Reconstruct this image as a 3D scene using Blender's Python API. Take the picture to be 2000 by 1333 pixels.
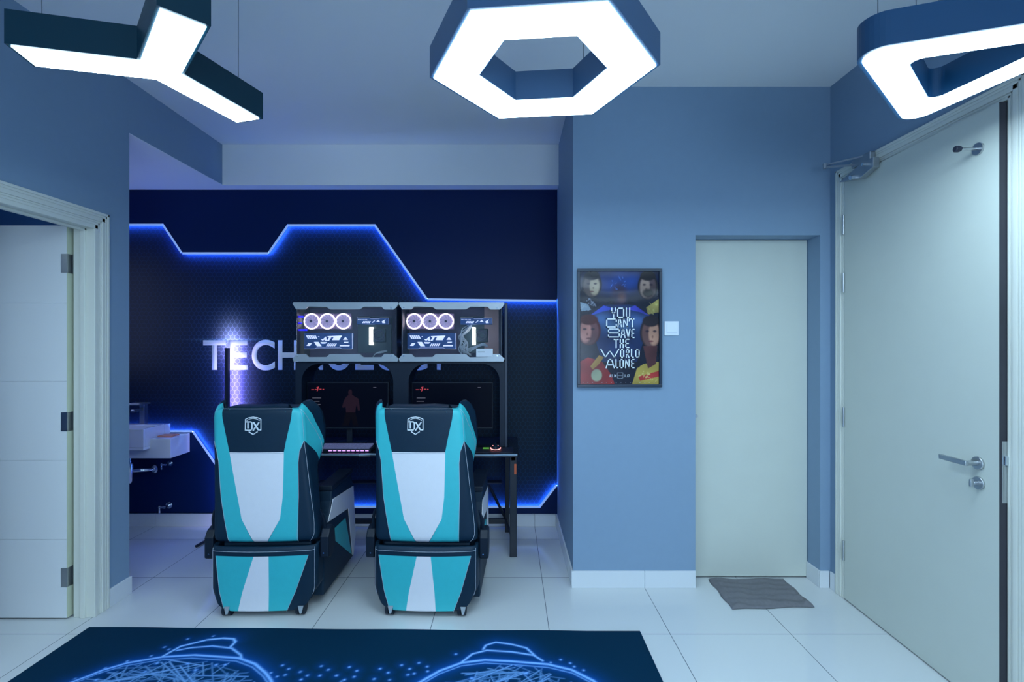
import bpy, bmesh, math, random
import numpy as np
from mathutils import Vector, Matrix

# ------------------------------------------------------------------ clearing
for o in list(bpy.data.objects):
    bpy.data.objects.remove(o)
S = bpy.context.scene
COL = S.collection
PI = math.pi
rnd = random.Random(7)

# ------------------------------------------------------------------ camera, world, exposure
F, CX, CY, HC = 970.0, 995.0, 672.0, 1.445        # focal (px of 2000), principal point, camera height
cam_d = bpy.data.cameras.new('camera')
cam = bpy.data.objects.new('camera', cam_d)
COL.objects.link(cam)
cam.location = (0, 0, HC)
cam.rotation_euler = (PI / 2, 0, 0)
cam_d.sensor_width = 36
cam_d.lens = F / 2000 * 36
cam_d.shift_x = (1000 - CX) / 2000
cam_d.shift_y = (CY - 666.5) / 2000
cam_d.clip_start = 0.02
S.camera = cam
S.view_settings.view_transform = 'Standard'
S.view_settings.look = 'None'
S.view_settings.gamma = 1
S.view_settings.use_curve_mapping = False
S.view_settings.exposure = 0.45
W = bpy.data.worlds.new('world')
S.world = W
W.use_nodes = True
W.node_tree.nodes['Background'].inputs[0].default_value = (0.25, 0.4, 0.8, 1)
W.node_tree.nodes['Background'].inputs[1].default_value = 0.02
LAMP = 20.0                     # radiance of the pendant diffusers
LAMP_COL = (0.60, 0.84, 1.0)
HB, HT = HC + 0.86, HC + 0.96   # underside and top of the pendant lamps
CEIL = 2.97


# fill light added behind the camera, set in a made-up window opening
rear_fill_d = bpy.data.lights.new('rear_fill_light', 'AREA')
rear_fill_d.shape = 'RECTANGLE'
rear_fill_d.size, rear_fill_d.size_y = 1.4, 1.5
rear_fill_d.energy = 55
rear_fill_d.color = (0.56, 0.77, 1.0)
rear_fill = bpy.data.objects.new('rear_fill_light', rear_fill_d)
COL.objects.link(rear_fill)
rear_fill.location = (0.72, -3.12, 1.25)
rear_fill.rotation_euler = (PI / 2, 0, 0)


def P(x, y, Y):                 # a photo point at depth Y
    return Vector(((x - CX) * Y / F, Y, HC - (y - CY) * Y / F))


def G(x, y):                    # a photo point on the floor
    z = F * HC / (y - CY)
    return ((x - CX) * z / F, z)


# ------------------------------------------------------------------ materials
def s2l(c):
    c = c / 255
    return c / 12.92 if c <= 0.04045 else ((c + 0.055) / 1.055) ** 2.4


MATS = {}


def mat(name, col, rough=0.5, metal=0.0, emis=None, es=0.0, bump=0.0, bscale=200.0, var=0.0, coat=0.0, spec=0.5, trans=0.0, alpha=1.0):
    m = bpy.data.materials.new(name)
    m.use_nodes = True
    nt = m.node_tree
    b = nt.nodes['Principled BSDF']
    b.inputs['Base Color'].default_value = (*col, 1)
    b.inputs['Roughness'].default_value = rough
    b.inputs['Metallic'].default_value = metal
    b.inputs['Specular IOR Level'].default_value = spec
    b.inputs['Coat Weight'].default_value = coat
    b.inputs['Transmission Weight'].default_value = trans
    b.inputs['Alpha'].default_value = alpha
    if emis:
        b.inputs['Emission Color'].default_value = (*emis, 1)
        b.inputs['Emission Strength'].default_value = es
    tc = nt.nodes.new('ShaderNodeTexCoord')
    nz = nt.nodes.new('ShaderNodeTexNoise')
    nz.inputs['Scale'].default_value = bscale
    nz.inputs['Detail'].default_value = 3
    nt.links.new(tc.outputs['Object'], nz.inputs['Vector'])
    if bump:
        bp = nt.nodes.new('ShaderNodeBump')
        bp.inputs['Strength'].default_value = bump
        bp.inputs['Distance'].default_value = 0.002
        nt.links.new(nz.outputs[0], bp.inputs['Height'])
        nt.links.new(bp.outputs[0], b.inputs['Normal'])
    if var:
        n2 = nt.nodes.new('ShaderNodeTexNoise')
        n2.inputs['Scale'].default_value = bscale * 0.08 + 1
        nt.links.new(tc.outputs['Object'], n2.inputs['Vector'])
        mx = nt.nodes.new('ShaderNodeMix')
        mx.data_type = 'RGBA'
        mx.inputs[6].default_value = (*[c * (1 - var) for c in col], 1)
        mx.inputs[7].default_value = (*[min(1, c * (1 + var)) for c in col], 1)
        nt.links.new(n2.outputs[0], mx.inputs[0])
        nt.links.new(mx.outputs[2], b.inputs['Base Color'])
    MATS[name] = m
    return m


M = {}
M['wall'] = mat('blue_wall_paint', (0.228, 0.330, 0.455), 0.62, bump=0.05, bscale=300, var=0.02, spec=0.3)
M['ceil'] = mat('white_ceiling_paint', (0.86, 0.87, 0.88), 0.8, bump=0.04, bscale=200, spec=0.2)
M['casing'] = mat('cream_casing_paint', (0.72, 0.73, 0.66), 0.4, bump=0.01, bscale=60)
M['door'] = mat('cream_door_paint', (0.60, 0.63, 0.57), 0.42, bump=0.03, bscale=90, var=0.02)
M['doorwhite'] = mat('white_door_paint', (0.76, 0.78, 0.80), 0.4, bump=0.02, bscale=90)
M['dooredge'] = mat('pale_wood_door_edge', (0.62, 0.66, 0.50), 0.5)
M['darkedge'] = mat('dark_door_edge', (0.03, 0.03, 0.04), 0.6, bump=0.4, bscale=40, var=0.4)
M['chrome'] = mat('chrome', (0.75, 0.8, 0.85), 0.15, 1.0)
M['steel'] = mat('brushed_steel', (0.50, 0.52, 0.54), 0.32, 1.0, bump=0.05, bscale=400)
M['lampblack'] = mat('black_lamp_housing', (0.002, 0.032, 0.055), 0.4, spec=0.3)
M['lampgrey'] = mat('grey_lamp_housing', (0.045, 0.11, 0.22), 0.4)
M['lampnavy'] = mat('navy_lamp_housing', (0.010, 0.07, 0.17), 0.35)
M['diff'] = mat('lamp_diffuser', (0.9, 0.95, 1.0), 0.5, emis=LAMP_COL, es=LAMP)
M['fillviolet'] = mat('violet_fill_diffuser', (0.9, 0.9, 1.0), 0.5, emis=(0.50, 0.62, 1.0), es=2.2)  # glow of the added alcove fill light
M['wire'] = mat('lamp_wire', (0.12, 0.14, 0.17), 0.4, 0.5)
M['vblack'] = mat('black_leatherette', (0.003, 0.021, 0.045), 0.5, bump=0.25, bscale=420, var=0.1, spec=0.3)
M['vteal'] = mat('turquoise_leatherette', (0.040, 0.50, 0.55), 0.42, bump=0.25, bscale=420, var=0.04)
M['vwhite'] = mat('white_leatherette', (0.80, 0.80, 0.84), 0.45, bump=0.25, bscale=420, var=0.02)
M['thread'] = mat('pale_thread', (0.45, 0.5, 0.58), 0.6)
M['plastic'] = mat('black_plastic', (0.006, 0.013, 0.026), 0.45, bump=0.2, bscale=300, spec=0.3)
M['logo'] = mat('white_embroidery', (0.75, 0.8, 0.85), 0.6)
M['blackmetal'] = mat('black_powder_coat', (0.010, 0.016, 0.028), 0.4, bump=0.1, bscale=500)
M['frame'] = mat('dark_blue_grey_frame', (0.018, 0.032, 0.062), 0.4, bump=0.1, bscale=400)
M['silver'] = mat('silver_case_trim', (0.42, 0.47, 0.52), 0.35, 0.35, bump=0.05, bscale=300)
M['darkframe'] = mat('dark_hutch_coating', (0.004, 0.014, 0.034), 0.45, bump=0.1, bscale=400, spec=0.3)
M['glass'] = mat('case_glass', (1, 1, 1), 0.02, trans=1.0)
M['inner'] = mat('case_interior', (0.16, 0.13, 0.26), 0.5, var=0.3, bscale=60)
M['brownreflect'] = mat('brown_reflection_tint', (0.40, 0.24, 0.24), 0.55, var=0.2, bscale=60)
M['ring'] = mat('fan_light_ring', (1, 1, 1), 0.4, emis=(1.0, 0.82, 0.90), es=3.0)
M['blade'] = mat('frosted_fan_blade', (0.45, 0.42, 0.62), 0.4, emis=(0.50, 0.45, 0.78), es=0.16)
M['hub'] = mat('fan_hub', (0.06, 0.06, 0.14), 0.4)
M['gpu'] = mat('blue_graphics_card_plate', (0.01, 0.09, 0.36), 0.35)
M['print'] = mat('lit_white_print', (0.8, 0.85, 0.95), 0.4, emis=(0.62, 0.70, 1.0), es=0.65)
M['ram'] = mat('memory_light_bar', (1, 1, 1), 0.4, emis=(0.95, 0.97, 0.9), es=2.5)
M['bluereflect'] = mat('blue_reflection_glow', (0.0, 0.0, 0.8), 0.4, emis=(0.01, 0.0, 1.0), es=0.9)
M['board'] = mat('dark_circuit_board', (0.012, 0.035, 0.05), 0.4, var=0.4, bscale=200)
M['cable'] = mat('white_sleeved_cable', (0.55, 0.62, 0.72), 0.5)
M['paper'] = mat('white_card', (0.75, 0.8, 0.88), 0.6)
M['ink'] = mat('black_ink', (0.02, 0.02, 0.03), 0.6)
M['porcelain'] = mat('white_porcelain', (0.72, 0.72, 0.80), 0.12, coat=0.5)
M['carbon'] = mat('carbon_desk_top', (0.010, 0.016, 0.028), 0.25, bump=0.3, bscale=600)
M['deskedge'] = mat('pale_desk_edge', (0.25, 0.36, 0.46), 0.3, 0.2)
M['orange'] = mat('orange_label', (0.55, 0.10, 0.03), 0.5)
M['screen'] = mat('dark_screen', (0.001, 0.002, 0.006), 0.4, spec=0.06, emis=(0.05, 0.12, 0.5), es=0.006)
M['redglow'] = mat('red_screen_text', (0.3, 0.02, 0.02), 0.5, emis=(0.8, 0.08, 0.12), es=0.35)
M['greyglow'] = mat('grey_screen_text', (0.1, 0.1, 0.12), 0.5, emis=(0.5, 0.45, 0.6), es=0.16)
M['figglow'] = mat('dim_screen_figure', (0.006, 0.003, 0.008), 0.6, spec=0.05, emis=(0.42, 0.22, 0.40), es=0.022)
M['figdark'] = mat('dark_screen_figure', (0.003, 0.003, 0.006), 0.6, spec=0.05, emis=(0.1, 0.07, 0.16), es=0.012)
M['key'] = mat('keycap', (0.10, 0.12, 0.20), 0.4, emis=(0.35, 0.4, 0.9), es=0.10)
M['keyglow'] = mat('keyboard_light', (0.4, 0.2, 0.6), 0.4, emis=(0.65, 0.35, 1.0), es=0.9)
M['mouseglow'] = mat('mouse_light', (1, 0.5, 0.5), 0.4, emis=(1.0, 0.28, 0.25), es=2.2)
M['green'] = mat('green_sticker', (0.12, 0.45, 0.05), 0.4, emis=(0.2, 0.6, 0.05), es=0.15)
M['towel'] = mat('grey_brown_towelling', (0.19, 0.185, 0.20), 0.95, bump=1.0, bscale=700, var=0.15)
M['switch'] = mat('white_switch_plastic', (0.72, 0.78, 0.88), 0.35)
M['letter'] = mat('pale_mural_lettering', (0.86, 0.84, 0.80), 0.45)
M['navy'] = mat('navy_mural_panel', (0.0005, 0.013, 0.075), 0.5, bump=0.03, bscale=100, spec=0.18)
M['lip'] = mat('lit_strip_lip', (0.4, 0.5, 0.8), 0.4, emis=(0.16, 0.28, 0.55), es=0.55)
M['led'] = mat('blue_strip_diodes', (0.1, 0.2, 1), 0.4, emis=(0.04, 0.18, 1.0), es=115)
M['tube'] = mat('violet_lamp_strip', (0.8, 0.8, 1), 0.4, emis=(0.40, 0.36, 1.0), es=95)
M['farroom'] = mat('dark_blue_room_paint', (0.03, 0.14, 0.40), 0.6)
M['pframe'] = mat('black_picture_frame', (0.006, 0.02, 0.045), 0.3)
M['pink'] = mat('orange_pink_packet', (0.75, 0.28, 0.18), 0.45)
M['rubber'] = mat('dark_rubber', (0.01, 0.014, 0.03), 0.6)
M['white_text'] = mat('white_poster_text', (0.75, 0.82, 0.9), 0.5)


def floor_material():
    m = bpy.data.materials.new('polished_white_tile')
    m.use_nodes = True
    nt = m.node_tree
    L = nt.links.new
    b = nt.nodes['Principled BSDF']
    b.inputs['Roughness'].default_value = 0.09
    b.inputs['Specular IOR Level'].default_value = 0.6
    geo = nt.nodes.new('ShaderNodeNewGeometry')
    sep = nt.nodes.new('ShaderNodeSeparateXYZ')
    L(geo.outputs['Position'], sep.inputs[0])

    def math_(op, a, b_=None, c=None):
        n = nt.nodes.new('ShaderNodeMath')
        n.operation = op
        for i, v in enumerate((a, b_, c)):
            if v is None:
                continue
            if isinstance(v, (int, float)):
                n.inputs[i].default_value = v
            else:
                L(v, n.inputs[i])
        return n.outputs[0]
    dist = []
    for ax, off in ((0, 0.2), (1, 2.47)):
        t = math_('ADD', sep.outputs[ax], 60.0 - off + 0.3)
        t = math_('MODULO', t, 0.6)
        t = math_('SUBTRACT', t, 0.3)
        dist.append(math_('ABSOLUTE', t))
    d = math_('MINIMUM', dist[0], dist[1])
    g = math_('LESS_THAN', d, 0.0016)
    nz = nt.nodes.new('ShaderNodeTexNoise')
    nz.inputs['Scale'].default_value = 1.3
    L(geo.outputs['Position'], nz.inputs['Vector'])
    m1 = nt.nodes.new('ShaderNodeMix')
    m1.data_type = 'RGBA'
    m1.inputs[6].default_value = (0.63, 0.65, 0.66, 1)
    m1.inputs[7].default_value = (0.68, 0.70, 0.70, 1)
    L(nz.outputs[0], m1.inputs[0])
    m2 = nt.nodes.new('ShaderNodeMix')
    m2.data_type = 'RGBA'
    L(g, m2.inputs[0])
    L(m1.outputs[2], m2.inputs[6])
    m2.inputs[7].default_value = (0.10, 0.12, 0.15, 1)
    L(m2.outputs[2], b.inputs['Base Color'])
    return m


def attr_material(name, rough=0.5, spec=0.5, coat=0.0, bump=0.0, hexcell=False):
    """Base colour from a painted print stored on the mesh; optionally a hexagon relief print."""
    m = bpy.data.materials.new(name)
    m.use_nodes = True
    nt = m.node_tree
    L = nt.links.new
    b = nt.nodes['Principled BSDF']
    b.inputs['Roughness'].default_value = rough
    b.inputs['Specular IOR Level'].default_value = spec
    b.inputs['Coat Weight'].default_value = coat
    b.inputs['Coat Roughness'].default_value = 0.08
    at = nt.nodes.new('ShaderNodeAttribute')
    at.attribute_name = 'print'
    tc = nt.nodes.new('ShaderNodeTexCoord')
    out = at.outputs['Color']
    if hexcell:
        sep = nt.nodes.new('ShaderNodeSeparateXYZ')
        L(tc.outputs['Object'], sep.inputs[0])

        def mt(op, a, b_=None):
            n = nt.nodes.new('ShaderNodeMath')
            n.operation = op
            for i, v in enumerate((a, b_)):
                if v is None:
                    continue
                if isinstance(v, (int, float)):
                    n.inputs[i].default_value = v
                else:
                    L(v, n.inputs[i])
            return n.outputs[0]
        s = 0.036
        px = mt('ADD', mt('DIVIDE', sep.outputs[0], s), 400.0)
        py = mt('ADD', mt('DIVIDE', sep.outputs[2], s), 400.0 * 1.7320508)
        R3 = 1.7320508

        def cell(ox, oy):
            ax = mt('SUBTRACT', mt('MODULO', mt('ADD', px, ox), 1.0), 0.5)
            ay = mt('SUBTRACT', mt('MODULO', mt('ADD', py, oy), R3), R3 / 2)
            ax = mt('ABSOLUTE', ax)
            ay = mt('ABSOLUTE', ay)
            d = mt('MAXIMUM', ax, mt('ADD', mt('MULTIPLY', ax, 0.5), mt('MULTIPLY', ay, R3 / 2)))
            return d
        d = mt('MINIMUM', cell(0, 0), cell(0.5, R3 / 2))
        line = mt('GREATER_THAN', d, 0.445)
        # relief print: thin line and a fine gradient inside the cell
        mx = nt.nodes.new('ShaderNodeMix')
        mx.data_type = 'RGBA'
        mx.blend_type = 'MULTIPLY'
        mx.inputs[0].default_value = 1.0
        L(out, mx.inputs[6])
        cr = nt.nodes.new('ShaderNodeMix')
        cr.data_type = 'RGBA'
        L(line, cr.inputs[0])
        cr.inputs[6].default_value = (0.85, 0.85, 0.85, 1)
        cr.inputs[7].default_value = (1.8, 1.8, 1.8, 1)
        L(cr.outputs[2], mx.inputs[7])
        out = mx.outputs[2]
        bp = nt.nodes.new('ShaderNodeBump')
        bp.inputs['Strength'].default_value = 0.35
        bp.inputs['Distance'].default_value = 0.002
        L(d, bp.inputs['Height'])
        L(bp.outputs[0], b.inputs['Normal'])
    elif bump:
        nz = nt.nodes.new('ShaderNodeTexNoise')
        nz.inputs['Scale'].default_value = 500
        L(tc.outputs['Object'], nz.inputs['Vector'])
        bp = nt.nodes.new('ShaderNodeBump')
        bp.inputs['Strength'].default_value = bump
        bp.inputs['Distance'].default_value = 0.002
        L(nz.outputs[0], bp.inputs['Height'])
        L(bp.outputs[0], b.inputs['Normal'])
    L(out, b.inputs['Base Color'])
    return m


M['floor'] = floor_material()
M['mural'] = attr_material('hexagon_mural_print', 0.5, 0.2, hexcell=True)
M['carpet'] = attr_material('printed_carpet', 0.95, 0.1, bump=0.8)
M['poster'] = attr_material('printed_poster', 0.22, 0.35)


# ------------------------------------------------------------------ mesh helpers
def frame_of(d):
    d = d.normalized()
    a = Vector((0, 0, 1)) if abs(d.z) < 0.9 else Vector((1, 0, 0))
    u = d.cross(a).normalized()
    return u, d.cross(u).normalized()


class MB:
    def __init__(s):
        s.v = []
        s.f = []
        s.m = []
        s.ms = []

    def add(s, vs, fs, m=None):
        n = len(s.v)
        s.v += [tuple(v) for v in vs]
        if m is not None and m not in s.ms:
            s.ms.append(m)
        k = s.ms.index(m) if m is not None else 0
        for f in fs:
            s.f.append([i + n for i in f])
            s.m.append(k)
        return s

    def box(s, x0, x1, y0, y1, z0, z1, m=None):
        v = [(x, y, z) for z in (z0, z1) for y in (y0, y1) for x in (x0, x1)]
        return s.add(v, [(0, 2, 3, 1), (4, 5, 7, 6), (0, 1, 5, 4), (2, 6, 7, 3), (0, 4, 6, 2), (1, 3, 7, 5)], m)

    def prism(s, poly, axis, a, b, m=None):
        def put(p, t):
            if axis == 'y':
                return (p[0], t, p[1])
            if axis == 'x':
                return (t, p[0], p[1])
            return (p[0], p[1], t)
        n = len(poly)
        v = [put(p, a) for p in poly] + [put(p, b) for p in poly]
        fs = [list(range(n)), list(range(2 * n - 1, n - 1, -1))]
        for i in range(n):
            j = (i + 1) % n
            fs.append([i, i + n, j + n, j][::-1])
        return s.add(v, fs, m)

    def ring(s, outer, inner, z0, z1, m=None):      # closed ring between two loops, around z
        n = len(outer)
        v = [(*p, z0) for p in outer] + [(*p, z1) for p in outer] + [(*p, z0) for p in inner] + [(*p, z1) for p in inner]
        fs = []
        for i in range(n):
            j = (i + 1) % n
            fs += [(i, j, j + n, i + n), (i + 2 * n, i + 3 * n, j + 3 * n, j + 2 * n),
                   (i, i + 2 * n, j + 2 * n, j), (i + n, j + n, j + 3 * n, i + 3 * n)]
        return s.add(v, fs, m)

    def tube(s, pts, r, n=8, m=None, caps=True):
        pts = [Vector(p) for p in pts]
        v = []
        k = len(pts)
        pu = None
        for i, p in enumerate(pts):
            d = (pts[min(i + 1, k - 1)] - pts[max(i - 1, 0)])
            if d.length < 1e-9:
                d = Vector((0, 0, 1))
            if pu is None:
                u, w = frame_of(d)
            else:
                d.normalize()
                u = (pu - d * pu.dot(d))
                u = u.normalized() if u.length > 1e-6 else frame_of(d)[0]
                w = d.cross(u)
            pu = u
            rr = r[i] if isinstance(r, (list, tuple)) else r
            v += [p + u * math.cos(2 * PI * j / n) * rr + w * math.sin(2 * PI * j / n) * rr for j in range(n)]
        fs = []
        for i in range(k - 1):
            for j in range(n):
                a, b = i * n + j, i * n + (j + 1) % n
                fs.append((a, b, b + n, a + n))
        if caps:
            fs += [tuple(range(n))[::-1], tuple(range((k - 1) * n, k * n))]
        return s.add(v, fs, m)

    def torus(s, c, axis, R, r, n=40, k=8, m=None):
        c = Vector(c)
        u, w = frame_of(Vector(axis))
        ax = Vector(axis).normalized()
        v = []
        for i in range(n):
            a = 2 * PI * i / n
            d = u * math.cos(a) + w * math.sin(a)
            for j in range(k):
                b = 2 * PI * j / k
                v.append(c + d * (R + r * math.cos(b)) + ax * r * math.sin(b))
        fs = []
        for i in range(n):
            for j in range(k):
                fs.append((i * k + j, ((i + 1) % n) * k + j, ((i + 1) % n) * k + (j + 1) % k, i * k + (j + 1) % k))
        return s.add(v, fs, m)

    def cyl(s, a, b, r, n=24, m=None):
        return s.tube([a, b], r, n, m)

    def build(s, name, m=None, parent=None, bevel=0.0, smooth=False, seg=2):
        me = bpy.data.meshes.new(name)
        me.from_pydata(s.v, [], s.f)
        for q in (s.ms if any(q is not None for q in s.ms) else []):
            me.materials.append(M[q] if isinstance(q, str) else q)
        if m is not None and not me.materials:
            me.materials.append(M[m])
        if len(me.materials) > 1:
            me.polygons.foreach_set('material_index', s.m)
        bm = bmesh.new()
        bm.from_mesh(me)
        bmesh.ops.recalc_face_normals(bm, faces=bm.faces)
        bm.to_mesh(me)
        bm.free()
        if smooth:
            me.polygons.foreach_set('use_smooth', [True] * len(me.polygons))
            try:
                me.set_sharp_from_angle(angle=math.radians(38))
            except Exception:
                pass
        o = bpy.data.objects.new(name, me)
        COL.objects.link(o)
        if parent is not None:
            o.parent = parent
        if bevel:
            b = o.modifiers.new('bevel', 'BEVEL')
            b.width = bevel
            b.segments = seg
            b.limit_method = 'ANGLE'
            b.angle_limit = math.radians(40)
            b.harden_normals = False
        return o


def tag(o, label, cat, group=None):
    o['label'] = label
    o['category'] = cat
    if group:
        o['group'] = group
    return o


def thing(name, label, cat, loc=(0, 0, 0), rz=0.0, group=None):
    o = bpy.data.objects.new(name, None)
    o.empty_display_size = 0.05
    COL.objects.link(o)
    o.location = loc
    o.rotation_euler = (0, 0, rz)
    return tag(o, label, cat, group)


def struct(o):
    o['kind'] = 'structure'
    return o


def copy_tree(o, parent=None):
    c = o.copy()
    COL.objects.link(c)
    c.parent = parent
    for ch in list(o.children):
        copy_tree(ch, c)
    return c


def off(o, v):                   # shift the coordinates of a mesh built in world space so it sits under its thing
    o.data.transform(Matrix.Translation(-Vector(v)))
    return o


def settle(root):
    """Parts were modelled in world coordinates: bring them into the thing's own frame."""
    Mi = (Matrix.Translation(root.location) @ root.rotation_euler.to_matrix().to_4x4()).inverted()

    def go(o):
        for ch in o.children:
            if ch.type == 'MESH':
                ch.data.transform(Mi)
            go(ch)
    go(root)


def text_mesh(txt, size, xscale=1.0, depth=0.0, align='CENTER', bold=0.0):
    cu = bpy.data.curves.new('t', 'FONT')
    cu.body = txt
    cu.size = size
    cu.align_x = align
    cu.extrude = depth
    cu.offset = bold
    o = bpy.data.objects.new('t', cu)
    COL.objects.link(o)
    dg = bpy.context.evaluated_depsgraph_get()
    dg.update()
    me = bpy.data.meshes.new_from_object(o.evaluated_get(dg))
    bpy.data.objects.remove(o)
    bpy.data.curves.remove(cu)
    me.transform(Matrix.Diagonal((xscale, 1, 1, 1)))
    me.materials.clear()
    return me


def place_text(name, txt, m, parent, x0, x1, z0, z1, y, depth=0.001, bold=0.0):
    """Lettering filling the box x0..x1, z0..z1 on a surface facing the camera at depth y."""
    me = text_mesh(txt, 1.0, 1.0, 0.0, 'LEFT', bold)
    vs = [v.co for v in me.vertices]
    ax0, ax1 = min(v.x for v in vs), max(v.x for v in vs)
    ay0, ay1 = min(v.y for v in vs), max(v.y for v in vs)
    for v in me.vertices:
        v.co = ((v.co.x - ax0) / (ax1 - ax0) * (x1 - x0) + x0, y, (v.co.y - ay0) / (ay1 - ay0) * (z1 - z0) + z0)
    bm = bmesh.new()
    bm.from_mesh(me)
    r = bmesh.ops.extrude_face_region(bm, geom=bm.faces[:])
    bmesh.ops.translate(bm, vec=(0, -depth, 0), verts=[g for g in r['geom'] if isinstance(g, bmesh.types.BMVert)])
    bmesh.ops.recalc_face_normals(bm, faces=bm.faces)
    bm.to_mesh(me)
    bm.free()
    me.materials.append(M[m])
    o = bpy.data.objects.new(name, me)
    COL.objects.link(o)
    o.parent = parent
    return o


def lerp_tab(tab, x):
    if x <= tab[0][0]:
        return tab[0][1]
    for (a, va), (b, vb) in zip(tab, tab[1:]):
        if x <= b:
            t = (x - a) / (b - a)
            return va + (vb - va) * t
    return tab[-1][1]


def painted_grid(name, xs, ys, colfn, to3, m, parent=None, thick=None):
    """Fine grid whose vertices carry the printed colour (colfn gets arrays, returns r,g,b linear arrays)."""
    nx, ny = len(xs), len(ys)
    X, Y = np.meshgrid(xs, ys)
    r, g, b = colfn(X, Y)
    co = np.stack(to3(X, Y), -1).reshape(-1, 3)
    i = np.arange((ny - 1) * (nx - 1))
    a = (i // (nx - 1)) * nx + i % (nx - 1)
    faces = np.stack([a, a + 1, a + nx + 1, a + nx], 1)
    me = bpy.data.meshes.new(name)
    me.vertices.add(len(co))
    me.vertices.foreach_set('co', co.astype(np.float32).ravel())
    me.loops.add(faces.size)
    me.loops.foreach_set('vertex_index', faces.astype(np.int32).ravel())
    me.polygons.add(len(faces))
    me.polygons.foreach_set('loop_start', np.arange(0, faces.size, 4, dtype=np.int32))
    me.update(calc_edges=True)
    ca = me.color_attributes.new('print', 'FLOAT_COLOR', 'POINT')
    rgba = np.stack([r, g, b, np.ones_like(r)], -1).reshape(-1, 4)
    ca.data.foreach_set('color', np.clip(rgba, 0, 1).astype(np.float32).ravel())
    me.materials.append(M[m])
    o = bpy.data.objects.new(name, me)
    COL.objects.link(o)
    if parent is not None:
        o.parent = parent
    return o


def seg_dist(X, Y, p, q):
    px, py = p
    qx, qy = q
    dx, dy = qx - px, qy - py
    L2 = dx * dx + dy * dy + 1e-12
    t = np.clip(((X - px) * dx + (Y - py) * dy) / L2, 0, 1)
    return np.hypot(X - px - t * dx, Y - py - t * dy)


def in_poly(x, y, poly):
    c = False
    n = len(poly)
    for i in range(n):
        x1, y1 = poly[i]
        x2, y2 = poly[(i + 1) % n]
        if (y1 > y) != (y2 > y) and x < (x2 - x1) * (y - y1) / (y2 - y1) + x1:
            c = not c
    return c


def poly_mask(X, Y, poly):
    c = np.zeros(X.shape, bool)
    n = len(poly)
    for i in range(n):
        x1, y1 = poly[i]
        x2, y2 = poly[(i + 1) % n]
        if y1 == y2:
            continue
        c ^= ((y1 > Y) != (y2 > Y)) & (X < (x2 - x1) * (Y - y1) / (y2 - y1) + x1)
    return c


# ================================================================== THE ROOM
XL, XR, XN = -2.197, 1.903, 0.377       # left wall, right wall, right side of the niche
YF, YB = 2.945, 3.94                    # front-facing wall, mural wall
YR = -3.0                               # wall behind the camera

struct(MB().box(-4.2, 2.3, YR - 0.1, 4.1, -0.1, 0).build('floor', 'floor'))
struct(MB().box(-4.2, 2.3, YR - 0.1, 4.1, CEIL, CEIL + 0.1).build('ceiling', 'ceil'))

# wall with the closed door
b = MB()
b.box(XN, 1.103, YF, 4.1, 0, CEIL)
b.box(1.103, 1.843, YF, 4.1, 2.09, CEIL)
b.box(1.843, 2.3, YF, 4.1, 0, CEIL)
b.box(1.103, 1.843, 3.115, 4.1, 0, 2.09)
struct(b.build('wall_center', 'wall'))

# right wall with the tall door opening (y 1.885..2.812, up to 2.375)
DY0, DY1, DH = 1.890, 2.812, 2.375
b = MB()
b.box(XR, XR + 0.12, YR, DY0 - 0.02, 0, CEIL)
b.box(XR, XR + 0.12, DY1 + 0.02, YF, 0, CEIL)
b.box(XR, XR + 0.12, DY0 - 0.02, DY1 + 0.02, DH + 0.02, CEIL)
struct(b.build('wall_right', 'wall'))
struct(MB().box(2.28, 2.32, 1.0, YF, 0, CEIL).build('wall_corridor', 'farroom'))

# left wall with door opening (y 1.78..2.64, up to 2.075)
LY0, LY1, LH = 1.78, 2.642, 2.075
b = MB()
b.box(XL - 0.1, XL, YR, LY0, 0, CEIL)
b.box(XL - 0.1, XL, LY1, 2.87, 0, CEIL)
b.box(XL - 0.1, XL, LY0, LY1, LH, CEIL)
struct(b.build('wall_left', 'wall'))
b = MB()
b.box(-4.2, XL - 0.1, 2.77, 2.87, 0, CEIL)
struct(b.build('wall_partition', 'farroom'))
struct(MB().box(-4.2, -4.1, YR, 2.77, 0, CEIL).build('wall_far_left', 'farroom'))
struct(MB().box(-3.5, -3.4, 2.87, YB, 0, CEIL).build('wall_alcove', 'wall'))
b = MB()
b.box(-4.2, 0.0, YR - 0.1, YR, 0, CEIL)
b.box(1.45, 2.3, YR - 0.1, YR, 0, CEIL)
b.box(0.0, 1.45, YR - 0.1, YR, 0, 0.5)
b.box(0.0, 1.45, YR - 0.1, YR, 2.0, CEIL)
struct(b.build('wall_rear', 'wall'))
b = MB()
for xx in (0.0, 0.70, 1.40):
    b.box(xx, xx + 0.05, YR - 0.08, YR - 0.02, 0.5, 2.0)
b.box(0.0, 1.45, YR - 0.08, YR - 0.02, 0.5, 0.55)
b.box(0.0, 1.45, YR - 0.08, YR - 0.02, 1.95, 2.0)
struct(b.build('added_window_1', 'casing'))  # made-up window frame around the added fill light

# beams under the ceiling
b = MB()
b.box(-3.4, XL, 2.87, YB, 2.664, CEIL, 'wall')
b.box(-3.4, XL, 2.87, YB, 2.660, 2.664, 'ceil')
struct(b.build('trim_1'))
b = MB()
b.box(XL, XN, 3.80, YB, 2.66, CEIL)
struct(b.build('trim_2', 'ceil'))


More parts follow.
